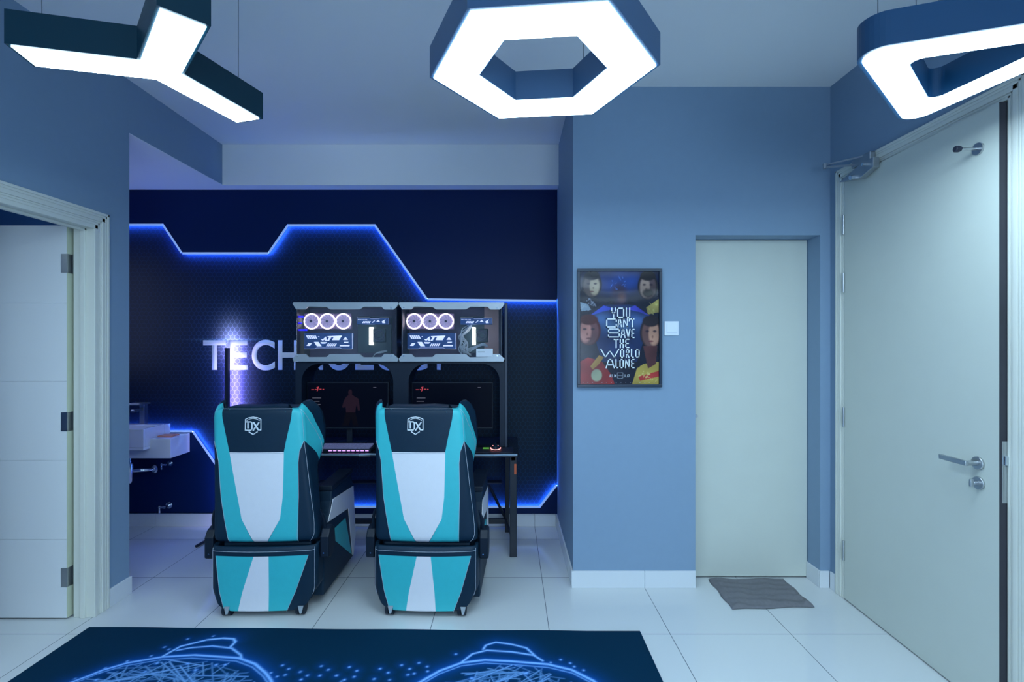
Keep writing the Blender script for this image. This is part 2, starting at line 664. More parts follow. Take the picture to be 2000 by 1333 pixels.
# mural wall
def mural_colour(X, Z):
    # near-black blue print field, then a pale burst over the T and E
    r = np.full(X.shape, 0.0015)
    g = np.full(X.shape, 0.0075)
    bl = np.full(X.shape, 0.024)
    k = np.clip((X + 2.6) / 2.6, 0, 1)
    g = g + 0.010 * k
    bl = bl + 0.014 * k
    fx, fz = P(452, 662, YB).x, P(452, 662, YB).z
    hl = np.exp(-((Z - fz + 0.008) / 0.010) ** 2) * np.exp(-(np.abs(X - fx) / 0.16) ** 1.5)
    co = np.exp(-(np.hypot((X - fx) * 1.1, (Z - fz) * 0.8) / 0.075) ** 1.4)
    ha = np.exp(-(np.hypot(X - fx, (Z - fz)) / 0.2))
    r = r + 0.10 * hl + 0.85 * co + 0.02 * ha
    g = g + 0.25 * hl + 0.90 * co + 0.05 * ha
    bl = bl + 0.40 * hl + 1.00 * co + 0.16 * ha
    # column of the light bar's glow, painted into the colour below the burst
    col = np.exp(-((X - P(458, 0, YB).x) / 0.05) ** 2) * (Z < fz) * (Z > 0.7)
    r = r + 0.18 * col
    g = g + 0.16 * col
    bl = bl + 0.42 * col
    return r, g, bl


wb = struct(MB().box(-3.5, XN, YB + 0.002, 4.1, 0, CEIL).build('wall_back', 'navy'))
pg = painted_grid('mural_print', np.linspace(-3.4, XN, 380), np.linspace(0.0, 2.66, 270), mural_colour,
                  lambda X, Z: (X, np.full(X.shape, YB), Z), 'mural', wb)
# lettering TECHNOLOGY: cap height from y 665 to y 723 of the photo
word = 'TECHNOLOGY'
lx = [(397, 441), (446, 484), (492, 537), (543, 583), (591, 631), (638, 686), (694, 730), (735, 783), (790, 835), (838, 876)]
for ch, (a, c) in zip(word, lx):
    p0, p1 = P(a, 723, YB), P(c, 665, YB)
    e = 0.004 if ch in 'COG' else 0
    place_text('letter', ch, 'letter', wb, p0.x, p1.x, p0.z - e, p1.z + e, YB - 0.0005, 0.0015, bold=0.018)

# raised panels with light strips along their edges
up = [(247 - 140, 437), (319, 437), (356, 493), (523, 493), (561, 438), (733, 438), (835, 583), (1087, 586)]


def strip_panel(name, label, line, closing, ydir):
    Y0 = YB - 0.03
    t = thing(name, label, 'wall panel', (0, YB, 1.3))
    pts = [P(x, y, Y0) for x, y in line]
    pts = [(min(p.x, XN - 0.001), p.z) for p in pts]
    poly = pts + closing
    MB().prism(poly, 'y', Y0, YB - 0.012).build('panel_board', 'navy', t)
    # recessed shadow-gap core keeps the board off the wall
    lip, led = MB(), MB()
    for (a, c) in zip(pts, pts[1:]):
        d = Vector((c[0] - a[0], c[1] - a[1]))
        n = Vector((-d.y, d.x)).normalized() * ydir
        # lit lip under the board edge
        w = 0.016
        q = [a, c, (c[0] + n.x * w, c[1] + n.y * w), (a[0] + n.x * w, a[1] + n.y * w)]
        lip.prism(q, 'y', Y0 + 0.001, Y0 + 0.004)
        # diodes behind the lip, on the board's edge
        e = 0.001
        q = [(a[0] + n.x * e, a[1] + n.y * e), (c[0] + n.x * e, c[1] + n.y * e),
             (c[0] + n.x * (e + 0.003), c[1] + n.y * (e + 0.003)), (a[0] + n.x * (e + 0.003), a[1] + n.y * (e + 0.003))]
        led.prism(q, 'y', Y0 + 0.008, Y0 + 0.016)
    lip.build('strip_lip', 'lip', t)
    led.build('light_strip', 'led', t)
    return t


t = strip_panel('mural_panel', 'dark navy upper wall panel with zigzag glowing blue lower edge below the ceiling beam', up,
                [(XN - 0.001, 2.659), (P(107, 0, YB - .03).x, 2.659)], -1)
settle(t)
lowl = [(220, 845), (375, 845), (478, 993)]
t = strip_panel('mural_panel', 'blue lower wall panel under the washbasin with slanted glowing edge', lowl,
                [(P(478, 0, YB - .03).x, 0.115), (P(220, 0, YB - .03).x, 0.115)], 1)
settle(t)
lowr = [(478, 993), (1055, 993), (1090, 950)]
t = strip_panel('mural_panel', 'low navy wall panel behind the desk legs with glowing edge just above the skirting', lowr,
                [(XN - 0.001, 0.106), (P(478, 0, YB - .03).x, 0.106)], 1)
settle(t)


# skirting tiles
def skirting(name, boxes):
    b = MB()
    for q in boxes:
        b.box(*q)
    return struct(b.build(name, 'porc_tile', bevel=0.0015))


M['porc_tile'] = mat('white_skirting_tile', (0.70, 0.73, 0.76), 0.15)


def tiles_x(x0, x1, y0, y1, joints):
    xs = [x0] + [j for j in joints if x0 < j < x1] + [x1]
    return [(a + 0.001, c - 0.001, y0, y1, 0, 0.1) for a, c in zip(xs, xs[1:])]


def tiles_y(x0, x1, y0, y1, joints):
    ys = [y0] + [j for j in joints if y0 < j < y1] + [y1]
    return [(x0, x1, a + 0.001, c - 0.001, 0, 0.1) for a, c in zip(ys, ys[1:])]


jx = [0.2 + 0.6 * k for k in range(-7, 4)]
jy = [2.47 + 0.6 * k for k in range(-9, 4)]
skirting('baseboard_back', tiles_x(-3.4, XN - 0.01, YB - 0.012, YB, jx))
skirting('baseboard_center', tiles_x(XN - 0.01, 1.103, YF - 0.01, YF, jx) + tiles_y(XN - 0.01, XN, YF, YB - 0.012, jy)
         + tiles_y(1.833, 1.843, YF, 3.07, []) + tiles_x(1.833, XR - 0.01, YF - 0.01, YF, []))
skirting('baseboard_right', tiles_y(XR - 0.01, XR, 2.89, YF - 0.01, []) + tiles_y(XR - 0.01, XR, YR, 1.82, jy))
skirting('baseboard_left', tiles_y(XL, XL + 0.01, 2.72, 2.88, []) + tiles_y(XL, XL + 0.01, YR, 1.70, jy)
         + tiles_x(XL - 0.3, XL + 0.01, 2.87, 2.88, []))


# ------------------------------------------------------------------ left door with casing
def profile_casing(name, side, x, y0, y1, h, w, out):
    """Moulded architrave around an opening in a side wall: side=+1 projects to +x."""
    b = MB()
    steps = [(0.0, 0.010), (0.18, 0.016), (0.32, 0.013), (0.62, 0.022), (0.8, 0.019), (1.0, 0.024)]
    for (a, ta), (c, tb) in zip(steps, steps[1:]):
        th = max(ta, tb) * out
        i0, i1 = a * w, c * w
        x0, x1 = (x, x + side * th) if side > 0 else (x - th, x)
        b.box(min(x0, x1), max(x0, x1), y1 + i0, y1 + i1, 0, h + i1)
        b.box(min(x0, x1), max(x0, x1), y0 - i1, y0 - i0, 0, h + i1)
        b.box(min(x0, x1), max(x0, x1), y0 - i1, y1 + i1, h + i0, h + i1)
    return b


b = profile_casing('trim', 1, XL, LY0, LY1, LH, 0.074, 0.5)
# jamb lining and stop
b.box(XL - 0.104, XL + 0.010, LY1 - 0.022, LY1 - 0.0, 0, LH)
b.box(XL - 0.104, XL + 0.010, LY0, LY0 + 0.022, 0, LH)
b.box(XL - 0.104, XL + 0.010, LY0, LY1, LH - 0.022, LH)
b.box(XL - 0.06, XL - 0.035, LY1 - 0.034, LY1 - 0.02, 0, LH - 0.02)
b.box(XL - 0.06, XL - 0.035, LY0 + 0.02, LY1 - 0.02, LH - 0.034, LH - 0.02)
struct(b.build('trim_3', 'casing', bevel=0.003))

LX1 = -2.317
b = MB()
zs = [0.008] + [HC - (y - CY) * 2.6 / F for y in (1054.6, 900, 746, 593)] + [2.066]
b.box(LX1 - 0.80, LX1 - 0.001, 2.603, 2.64, 0.008, 2.066, 'doorwhite')
b.box(LX1 - 0.001, LX1, 2.600, 2.64, 0.008, 2.066, 'dooredge')
for a, c in zip(zs, zs[1:]):
    b.box(LX1 - 0.80, LX1 - 0.001, 2.600, 2.604, a + 0.0018, c - 0.0018, 'doorwhite')
d = struct(b.build('door_1', bevel=0.0))
for y in (517, 822, 1122):
    z = HC - (y - CY) * 2.64 / F
    h = MB()
    h.box(LX1 - 0.033 + 0.003, LX1 + 0.003, 2.5985, 2.5995, z - 0.05, z + 0.05)
    h.box(LX1, LX1 + 0.002, 2.6, 2.636, z - 0.05, z + 0.05)
    h.cyl((LX1 + 0.006, 2.645, z - 0.05), (LX1 + 0.006, 2.645, z + 0.05), 0.006, 10)
    h.build('hinge', 'steel', d)
hd = MB()
hd.cyl((LX1 - .74, 2.6, 1.0), (LX1 - .74, 2.55, 1.0), 0.01, 12)
hd.cyl((LX1 - .74, 2.555, 1.0), (LX1 - .62, 2.555, 1.0), 0.009, 12)
hd.build('handle', 'steel', d, smooth=True)

# closed flush door in the recess
b = MB()
b.box(1.106, 1.840, 3.07, 3.11, 0.008, 2.086)
d = struct(b.build('door_2', 'door', bevel=0.002))
k = MB()
k.cyl((1.150, 3.07, 1.0), (1.150, 3.055, 1.0), 0.010, 14)
k.build('keyhole_cover', 'steel', d, smooth=True)
for zz in (0.25, 1.02, 1.85):
    MB().cyl((1.140, 3.066, zz - 0.04), (1.140, 3.066, zz + 0.04), 0.005, 8).build('hinge', 'steel', d)

# ------------------------------------------------------------------ right door
b = profile_casing('trim', -1, XR, DY0, DY1, DH, 0.070, 0.6)
b.box(XR - 0.006, XR + 0.122, DY1 - 0.0, DY1 + 0.02, 0, DH)
b.box(XR - 0.006, XR + 0.122, DY0 - 0.02, DY0, 0, DH)
b.box(XR - 0.006, XR + 0.122, DY0 - 0.02, DY1 + 0.02, DH, DH + 0.02)
b.box(XR + 0.06, XR + 0.09, DY0, DY0 + 0.012, 0, DH)
b.box(XR + 0.06, XR + 0.09, DY0, DY1, DH - 0.012, DH)
struct(b.build('trim_4', 'casing', bevel=0.003))

A = math.radians(1.5)
HX, HY = 1.892, 2.806
L = 0.912
d = bpy.data.objects.new('door_3', None)
# local frame: x = towards the latch (towards the camera), y = towards the corridor, z up
me = MB()
me.box(0, L, 0, 0.044, 0.008, 2.368, 'door')
me.box(L, L + 0.002, 0, 0.044, 0.008, 2.368, 'darkedge')
d = struct(me.build('door_3', bevel=0.0))
d.matrix_world = Matrix(((-math.sin(A), math.cos(A), 0, HX), (-math.cos(A), -math.sin(A), 0, HY), (0, 0, 1, 0), (0, 0, 0, 1)))


def dz(x, y):      # photo point to (along leaf, height)
    t = (x - CX) / F
    # HX - s*sinA = t*(HY - s*cosA)
    s_ = (t * HY - HX) / (t * math.cos(A) - math.sin(A))
    Y = HY - s_ * math.cos(A)
    return s_, HC - (y - CY) * Y / F


for y in (440, 553, 815, 1075):
    z = HC - (y - CY) * 2.81 / F
    MB().cyl((0.001, -0.005, z - 0.055), (0.001, -0.005, z + 0.055), 0.0065, 10).build('hinge', 'steel', d, smooth=True)
# lock face plate on the leaf's edge
z0, z1 = HC - (982 - CY) * 1.9 / F, HC - (862 - CY) * 1.9 / F
MB().box(L + 0.002, L + 0.0035, 0.008, 0.034, z0, z1).build('lock_plate', 'steel', d, bevel=0.001)
MB().box(L + 0.002, L + 0.012, 0.012, 0.028, z1 - 0.09, z1 - 0.055).build('latch', 'chrome', d, bevel=0.002)
# lever handle
s0, z = dz(1912, 905)
h = MB()
h.cyl((s0, 0, z), (s0, -0.010, z), 0.026, 28)
h.cyl((s0, -0.008, z), (s0, -0.052, z), 0.0095, 16)
h.box(s0 - 0.118, s0 + 0.010, -0.062, -0.048, z - 0.010, z + 0.010)
h.build('handle', 'steel', d, bevel=0.002, smooth=True)
s1, zz = dz(1913, 944)
h = MB()
h.cyl((s1, 0, zz), (s1, -0.009, zz), 0.0255, 28)
h.cyl((s1, -0.008, zz), (s1, -0.026, zz), 0.008, 12)
h.box(s1 - 0.005, s1 + 0.005, -0.038, -0.024, zz - 0.015, zz + 0.015)
h.build('thumb_turn', 'steel', d, bevel=0.0015, smooth=True)
# door stop with rubber tip
s2, z2 = dz(1912, 291)
h = MB()
h.cyl((s2, 0, z2), (s2, -0.008, z2), 0.024, 28)
h.cyl((s2, -0.006, z2), (s2, -0.075, z2), 0.006, 14)
st = h.build('door_stop', 'steel', d, smooth=True)
MB().tube([(s2, -0.072, z2), (s2, -0.080, z2), (s2, -0.092, z2), (s2, -0.095, z2)], [0.010, 0.0125, 0.0125, 0.009], 16).build('rubber_tip', 'rubber', st, smooth=True)

# door closer bracket across the head of the casing
cl = thing('door_closer_arm', 'steel door closer arm sticking out above the tall door at its hinge corner', 'door closer', (1.88, 2.72, 2.42))
a0, a1 = P(1611, 326, 2.62), P(1722, 311, 2.62)
b = MB()
e = Vector((1.875, 2.72, P(1700, 322, 2.72).z))
tip = P(1611, 327, 2.80)
b.tube([tip, (1.868, 2.66, 2.405)], 0.006, 8)
b.tube([tip + Vector((0.0, 0, 0.012)), (1.868, 2.60, 2.432)], 0.005, 8)
b.cyl(tip + Vector((0, 0, -0.008)), tip + Vector((0, 0, 0.02)), 0.010, 14)
b.build('arm', 'steel', cl, smooth=True)
b = MB()
b.box(1.858, 1.887, 2.56, 2.70, 2.396, 2.440)
b.build('frame_plate', 'steel', cl, bevel=0.004)
b = MB()
b.prism([(2.78, 2.350), (2.60, 2.395), (2.52, 2.395), (2.52, 2.345), (2.62, 2.318)], 'x', 1.845, 1.878)
b.build('bracket', 'steel', cl, bevel=0.002)
b = MB()
b.cyl((1.845, 2.66, 2.340), (1.825, 2.66, 2.335), 0.012, 18)
b.build('knob', 'chrome', cl, smooth=True)
MB().cyl((1.85, 2.57, 2.375), (1.825, 2.57, 2.375), 0.008, 14).build('pivot_screw', 'chrome', cl, smooth=True)
settle(cl)

# ------------------------------------------------------------------ light switch
t = thing('light_switch', 'white square rocker light switch between the poster and the closed door', 'light switch', (P(1311, 642, YF).x, YF, 1.54))
p0, p1 = P(1297, 656, YF), P(1325, 628, YF)
MB().box(p0.x, p1.x, YF - 0.009, YF, p0.z, p1.z).build('plate', 'switch', t, bevel=0.003)
MB().box(p0.x + 0.012, p1.x - 0.012, YF - 0.013, YF - 0.008, p0.z + 0.017, p1.z - 0.012).build('rocker', 'switch', t, bevel=0.002)
settle(t)

# ------------------------------------------------------------------ poster
PY = YF - 0.02
pa, pb = P(1127.5, 757, PY), P(1293, 525, PY)
t = thing('framed_poster', 'black-framed glossy poster with stacked white slogan on the blue wall', 'poster', ((pa.x + pb.x) / 2, YF, pa.z))
fw = 0.017
fr = MB()
fr.box(pa.x, pb.x, PY - 0.006, YF - 0.001, pa.z, pa.z + fw)
fr.box(pa.x, pb.x, PY - 0.006, YF - 0.001, pb.z - fw, pb.z)
fr.box(pa.x, pa.x + fw, PY - 0.006, YF - 0.001, pa.z + fw, pb.z - fw)
fr.box(pb.x - fw, pb.x, PY - 0.006, YF - 0.001, pa.z + fw, pb.z - fw)
fr.build('frame', 'pframe', t, bevel=0.002)
ix0, ix1, iz0, iz1 = pa.x + fw, pb.x - fw, pa.z + fw, pb.z - fw


def poster_colour(X, Z):
    u = (X - ix0) / (ix1 - ix0)          # 0..1 left to right
    v = (iz1 - Z) / (iz1 - iz0)          # 0..1 top to bottom
    rs = np.random.RandomState(3)
    n = sum(np.sin(u * a + v * b_ + c) for a, b_, c in rs.uniform(-38, 38, (9, 3))) / 5.0
    R = 0.006 + 0 * u
    Gc = 0.012 + 0 * u
    B = 0.030 + 0 * u

    def blend(mask, col, k=1.0):
        nonlocal R, Gc, B
        a = np.clip(mask * k, 0, 1)
        R = R * (1 - a) + col[0] * a
        Gc = Gc * (1 - a) + col[1] * a
        B = B * (1 - a) + col[2] * a

    def blob(cx, cy, sx, sy, p=2.0):
        return np.exp(-((np.abs(u - cx) / sx) ** p + (np.abs(v - cy) / sy) ** p))

    def disc(cx, cy, sx, sy, soft=0.12, rot=0.0):
        du, dv = (u - cx), (v - cy)
        x_ = du * math.cos(rot) + dv * math.sin(rot)
        y_ = -du * math.sin(rot) + dv * math.cos(rot)
        return np.clip((1 - np.hypot(x_ / sx, y_ / sy)) / soft, 0, 1)

    def poly(pts):
        return poly_mask(u, v, pts).astype(float)
    blend(blob(0.5, 0.08, 0.32, 0.10), (0.02, 0.09, 0.34))
    # plain figure in a blue cloak filling the middle
    blend(poly([(0.08, 0.42), (0.30, 0.30), (0.40, 0.29), (0.60, 0.29), (0.70, 0.30), (0.92, 0.42), (0.80, 0.62), (0.72, 0.80), (0.28, 0.80), (0.20, 0.62)]), (0.012, 0.045, 0.13))
    blend(poly([(0.10, 0.40), (0.30, 0.30), (0.44, 0.33), (0.26, 0.36)]), (0.05, 0.10, 0.55))
    blend(poly([(0.90, 0.40), (0.70, 0.30), (0.58, 0.33), (0.76, 0.36)]), (0.07, 0.08, 0.50))
    blend(blob(0.30, 0.42, 0.13, 0.05), (0.12, 0.28, 0.55), 0.8)
    blend(blob(0.72, 0.43, 0.12, 0.05), (0.12, 0.24, 0.50), 0.8)
    blend(blob(0.50, 0.48, 0.20, 0.06), (0.16, 0.34, 0.50), 0.6)
    blend(disc(0.50, 0.20, 0.13, 0.12, 0.5), (0.05, 0.04, 0.09))
    blend(disc(0.53, 0.23, 0.07, 0.06, 0.9), (0.20, 0.10, 0.09))
    # four plain half-lit heads in the corners
    heads = [(0.15, 0.115, 0.115, 0.105, (0.50, 0.42, 0.27), 1, (0.015, 0.02, 0.03)), (0.86, 0.125, 0.115, 0.115, (0.42, 0.31, 0.22), -1, (0.02, 0.015, 0.015)),
             (0.11, 0.52, 0.135, 0.125, (0.62, 0.30, 0.22), -1, (0.10, 0.02, 0.02)), (0.90, 0.54, 0.125, 0.135, (0.58, 0.33, 0.20), 1, (0.03, 0.02, 0.02))]
    for cx, cy, cw, chh, skin, sd, top in heads:
        blend(disc(cx, cy, cw * 1.18, chh * 1.12, 0.1), top)
        blend(disc(cx, cy + 0.01, cw, chh, 0.15), (skin[0] * 0.30, skin[1] * 0.28, skin[2] * 0.35))
        blend(disc(cx + sd * cw * 0.30, cy + 0.012, cw * 0.62, chh * 0.88, 0.25), skin)
        blend(disc(cx, cy - chh * 0.75, cw * 0.95, chh * 0.42, 0.2), top)
        for e_ in (-0.38, 0.38):
            blend(disc(cx + e_ * cw, cy - chh * 0.08, cw * 0.24, chh * 0.10, 0.5), (0.03, 0.02, 0.03), 0.85)
        blend(disc(cx + 0.02 * sd, cy + chh * 0.28, cw * 0.13, chh * 0.14, 0.6), (skin[0] * .35, skin[1] * .3, skin[2] * .3), 0.7)
        blend(disc(cx, cy + chh * 0.58, cw * 0.33, chh * 0.08, 0.5), (0.16, 0.04, 0.04), 0.85)
    blend(disc(0.86, 0.19, 0.085, 0.045, 0.4), (0.03, 0.02, 0.015))
    # clothing below the heads
    blend(poly([(0, 0.80), (0.10, 0.76), (0.28, 0.80), (0.40, 0.92), (0.44, 1.0), (0, 1.0)]), (0.34, 0.03, 0.025))
    blend(poly([(0.13, 0.84), (0.24, 0.74), (0.30, 0.76), (0.24, 0.82), (0.16, 0.87)]), (0.55, 0.33, 0.07))
    blend(disc(0.21, 0.92, 0.075, 0.06, 0.2), (0.45, 0.50, 0.30))
    blend(poly([(0.66, 1.0), (0.72, 0.86), (0.80, 0.82), (1.0, 0.80), (1.0, 1.0)]), (0.52, 0.40, 0.08))
    blend(poly([(0.80, 0.66), (0.98, 0.66), (0.96, 0.82), (0.86, 0.86)]), (0.14, 0.05, 0.04))
    blend(poly([(0.74, 0.93), (1.0, 0.88), (1.0, 0.93), (0.76, 0.97)]), (0.50, 0.06, 0.04))
    blend(poly([(0.84, 0.32), (1.0, 0.24), (1.0, 0.36), (0.86, 0.38)]), (0.42, 0.36, 0.10))
    blend(poly([(0.0, 0.27), (0.10, 0.29), (0.14, 0.34), (0.02, 0.35)]), (0.30, 0.42, 0.48))
    rs2 = np.random.RandomState(8)
    for cx0, cy0, sx0, sy0, col in ((0.07, 0.31, .06, .03, (.4, .5, .55)), (0.92, 0.32, .07, .05, (.55, .5, .15)), (0.86, 0.93, .11, .05, (.7, .6, .2)), (0.14, 0.27, .06, .03, (.3, .35, .4)), (0.5, 0.1, .15, .06, (.1, .25, .7))):
        for _ in range(12):
            blend(disc(cx0 + rs2.uniform(-sx0, sx0), cy0 + rs2.uniform(-sy0, sy0), rs2.uniform(.006, .03), rs2.uniform(.003, .012), 0.5, rs2.uniform(-1, 1)), col, 0.8)
    k = np.clip(0.80 + 0.25 * n, 0.4, 1.3)
    return (R * k) ** 1.12 * 0.9, (Gc * k) ** 1.15 * 0.9, (B * k) ** 1.08 * 0.95


painted_grid('printed_sheet', np.linspace(ix0, ix1, 190), np.linspace(iz0, iz1, 270), poster_colour,
             lambda X, Z: (X, PY + 0.004 + 0.0016 * np.sin((Z - iz0) * 15 + X * 3) + 0.006 * np.exp(-((Z - iz1 + 0.11 - 0.3 * (X - ix0 - .2) ** 2) / 0.05) ** 2), Z), 'poster', t)


def pt(x, y):            # zoomed poster crop (x of 1143, y of 1333) -> wall point
    q = P(1100 + x * 240 / 1143, 500 + y * 280 / 1333, PY)
    return q.x, q.z


GLY = {'Y': [[(0, 1), (0, .6), (.5, .42), (1, .6), (1, 1)], [(.5, .42), (.5, 0)]], 'O': [[(0, 0), (0, 1), (1, 1), (1, 0), (0, 0)]], 'U': [[(0, 1), (0, 0), (1, 0), (1, 1)]],
       'C': [[(1, .72), (1, 1), (0, 1), (0, 0), (1, 0), (1, .28)]], 'A': [[(0, 0), (.32, 1), (.68, 1), (1, 0)], [(.16, .35), (.84, .35)]], 'N': [[(0, 0), (0, 1)], [(0, 1), (1, 0)], [(1, 0), (1, 1)]],
       "'": [[(.5, 1), (.5, .75)]], 'T': [[(0, 1), (1, 1)], [(.5, 1), (.5, 0)]], 'S': [[(1, .75), (1, 1), (0, 1), (0, .5), (1, .5), (1, 0), (0, 0), (0, .25)]], 'V': [[(0, 1), (.5, 0), (1, 1)]],
       'E': [[(1, 1), (0, 1), (0, 0), (1, 0)], [(0, .5), (.8, .5)]], 'H': [[(0, 0), (0, 1)], [(1, 0), (1, 1)], [(0, .5), (1, .5)]], 'W': [[(0, 1), (.25, 0), (.5, .8), (.75, 0), (1, 1)]],
       'R': [[(0, 0), (0, 1), (1, 1), (1, .5), (0, .5)], [(.3, .5), (1, 0)]], 'L': [[(0, 1), (0, 0), (1, 0)]], 'D': [[(0, 0), (0, 1), (.75, 1), (1, .8), (1, .2), (.75, 0), (0, 0)]],
       'I': [[(.5, 0), (.5, 1)]], '1': [[(.2, .8), (.5, 1), (.5, 0)]], '7': [[(0, 1), (1, 1), (.4, 0)]], '.': [[(.5, 0), (.5, .1)]]}


def slogan_letter(ch, x0, x1, y0, y1, w):
    b = MB()
    a, z1_ = pt(x0, y0)
    c, z0_ = pt(x1, y1)
    hw = w * 0.21 * 3.05 / 1000 / 2 * 0.68
    a, c, z0_, z1_ = a + hw, c - hw, z0_ + hw, z1_ - hw
    for st_ in GLY[ch]:
        P_ = [Vector((a + (c - a) * x, z0_ + (z1_ - z0_) * y)) for x, y in st_]
        for p, q in zip(P_, P_[1:]):
            d_ = (q - p).normalized() * hw
            n_ = Vector((-d_.y, d_.x))
            b.prism([tuple(p - d_ - n_), tuple(q + d_ - n_), tuple(q + d_ + n_), tuple(p - d_ + n_)], 'y', PY - 0.0041, PY - 0.0035)
    b.build('slogan_letter', 'white_text', t)


for ch, x0, x1, y0, y1 in (('Y', 445, 490, 482, 578), ('O', 500, 566, 482, 578), ('U', 580, 622, 482, 578), ('C', 398, 498, 582, 668), ('A', 503, 545, 582, 665), ('N', 555, 600, 582, 665),
                           ("'", 606, 620, 582, 665), ('T', 622, 662, 582, 665), ('S', 415, 525, 676, 760), ('A', 532, 578, 680, 765), ('V', 582, 624, 680, 765), ('E', 632, 662, 680, 765),
                           ('T', 468, 514, 772, 858), ('H', 524, 562, 772, 858), ('E', 575, 614, 772, 858), ('W', 345, 520, 864, 948), ('O', 527, 566, 866, 950), ('R', 580, 615, 866, 950),
                           ('L', 628, 655, 866, 950), ('D', 668, 710, 866, 950), ('A', 393, 478, 960, 1046), ('L', 484, 512, 960, 1045), ('O', 522, 562, 960, 1045), ('N', 574, 616, 960, 1045), ('E', 630, 662, 960, 1045)):
    slogan_letter(ch, x0, x1, y0, y1, 14 if ch in "AENRSW" else 16)
for ch, x0, x1 in (('A', 430, 441), ('L', 444, 452), ('L', 455, 463), ('I', 472, 478), ('N', 481, 493), ('1', 564, 572), ('1', 575, 583), ('.', 586, 590), ('1', 593, 600), ('7', 603, 614)):
    slogan_letter(ch, x0, x1, 1102, 1128, 4)
sh = MB()
a, z1_ = pt(502, 1088)
c, z0_ = pt(555, 1142)
mx_ = (a + c) / 2
for q0, q1 in (((a, z1_), (c, z1_)), ((a, z1_), (a, z0_ + .004)), ((c, z1_), (c, z0_ + .004)), ((a, z0_ + .004), (mx_, z0_)), ((c, z0_ + .004), (mx_, z0_)),
               ((a + .003, (z0_ + z1_) / 2), (c - .003, (z0_ + z1_) / 2))):
    sh.tube([(q0[0], PY - .0037, q0[1]), (q1[0], PY - .0037, q1[1])], 0.0006, 5)
sh.build('shield_mark', 'white_text', t)
cr = MB()
for k in range(16):
    xx = 180 + k * 44
    if k in (3, 11):
        continue
    q = pt(xx, 1180)
    MB().box(q[0], q[0] + 0.005, PY - 0.0037, PY - 0.003, q[1], q[1] + 0.0008).build('credit_mark', 'white_text', t)
settle(t)


# ================================================================== PENDANT LAMPS
def up_wire(b, x, y):
    b.tube([(x, y, HT - 0.01), (x, y, CEIL)], 0.0011, 6)


def pendant(name, label, outer_b, outer_d, inner_b, inner_d, m, wires, centre):
    t = thing(name, label, 'ceiling lamp', (centre[0], centre[1], HB), 0, None)
    body = MB()
    if inner_b:
        body.ring(outer_b, inner_b, HB, HT)
    else:
        body.prism(outer_b, 'z', HB, HT)
    body.build('housing', m, t, smooth=False)
    df = MB()
    if inner_d:
        df.ring(outer_d, inner_d, HB - 0.003, HB + 0.001)
    else:
        df.prism(outer_d, 'z', HB - 0.003, HB + 0.001)
    df.build('diffuser', 'diff', t)
    for w in wires:
        wb_ = MB()
        up_wire(wb_, *w)
        wb_.cyl((w[0], w[1], HT), (w[0], w[1], HT + 0.012), 0.005, 8)
        wb_.build('suspension_wire', 'wire', t)
    settle(t)
    return t


def poly_n(c, R, n, a0):
    return [(c[0] + R * math.cos(a0 + 2 * PI * i / n), c[1] + R * math.sin(a0 + 2 * PI * i / n)) for i in range(n)]


# hexagon
hc = (0.104, 1.567)
a0 = math.atan2(1.5306 - hc[1], 0.4655 - hc[0]) - 0.0
hx_o, hx_i = 0.363, 0.200
hexl = pendant('hexagon_pendant_lamp', 'hexagonal ring pendant lamp with grey sides and glowing white underside', poly_n(hc, hx_o, 6, a0), poly_n(hc, 0.350, 6, a0),
        poly_n(hc, hx_i, 6, a0), poly_n(hc, 0.205, 6, a0), 'lampgrey', [poly_n(hc, 0.28, 6, a0)[i] for i in (1, 3, 5)], hc)
fx = MB()
pts = []
for k in range(14):
    q = k / 13
    pts.append((0.16 + 0.16 * q, 1.62 + 0.12 * q, CEIL - 0.004 - 0.10 * math.sin(PI * q) ** 1.0 if q < 1 else CEIL - 0.004))
fx.tube(pts, 0.003, 6)
cab = fx.build('power_cable', 'wire', hexl)
cab.data.transform(Matrix.Translation((-hc[0], -hc[1], -HB)))

# three-armed lamp
yc = (-1.104, 1.566)
yo, yd = [], []
base = math.radians(73.7)


def tri_star(Rr, w, a0):
    pts = []
    for k in range(3):
        a = a0 + k * 2 * PI / 3
        d_ = Vector((math.cos(a), math.sin(a)))
        n_ = Vector((-d_.y, d_.x))
        e1 = d_ * Rr - n_ * w / 2
        e2 = d_ * Rr + n_ * w / 2
        am = a + PI / 3
        q = w / 2 / math.sin(PI / 3)
        pts += [e1, e2, Vector((math.cos(am), math.sin(am))) * q]
    return [(p.x + yc[0], p.y + yc[1]) for p in pts]


pendant('three_armed_pendant_lamp', 'black Y-shaped pendant lamp with three glowing arms, leftmost lamp', tri_star(0.366, 0.122, base), tri_star(0.355, 0.104, base), None, None, 'lampblack',
        [(yc[0] + 0.31 * math.cos(base + k * 2 * PI / 3), yc[1] + 0.31 * math.sin(base + k * 2 * PI / 3)) for k in range(3)], yc)


# rounded triangle
def round_tri(c, R, a0, r, n=10):
    cs = poly_n(c, R, 3, a0)
    out = []
    for i in range(3):
        v = Vector(cs[i])
        cdir = (Vector(c) - v).normalized()
        o_ = v + cdir * (r / math.sin(PI / 6))
        am = math.atan2(-cdir.y, -cdir.x)
        for k in range(n + 1):
            a = am - PI / 3 + 2 * PI / 3 * k / n
            out.append((o_.x + r * math.cos(a), o_.y + r * math.sin(a)))
    return out


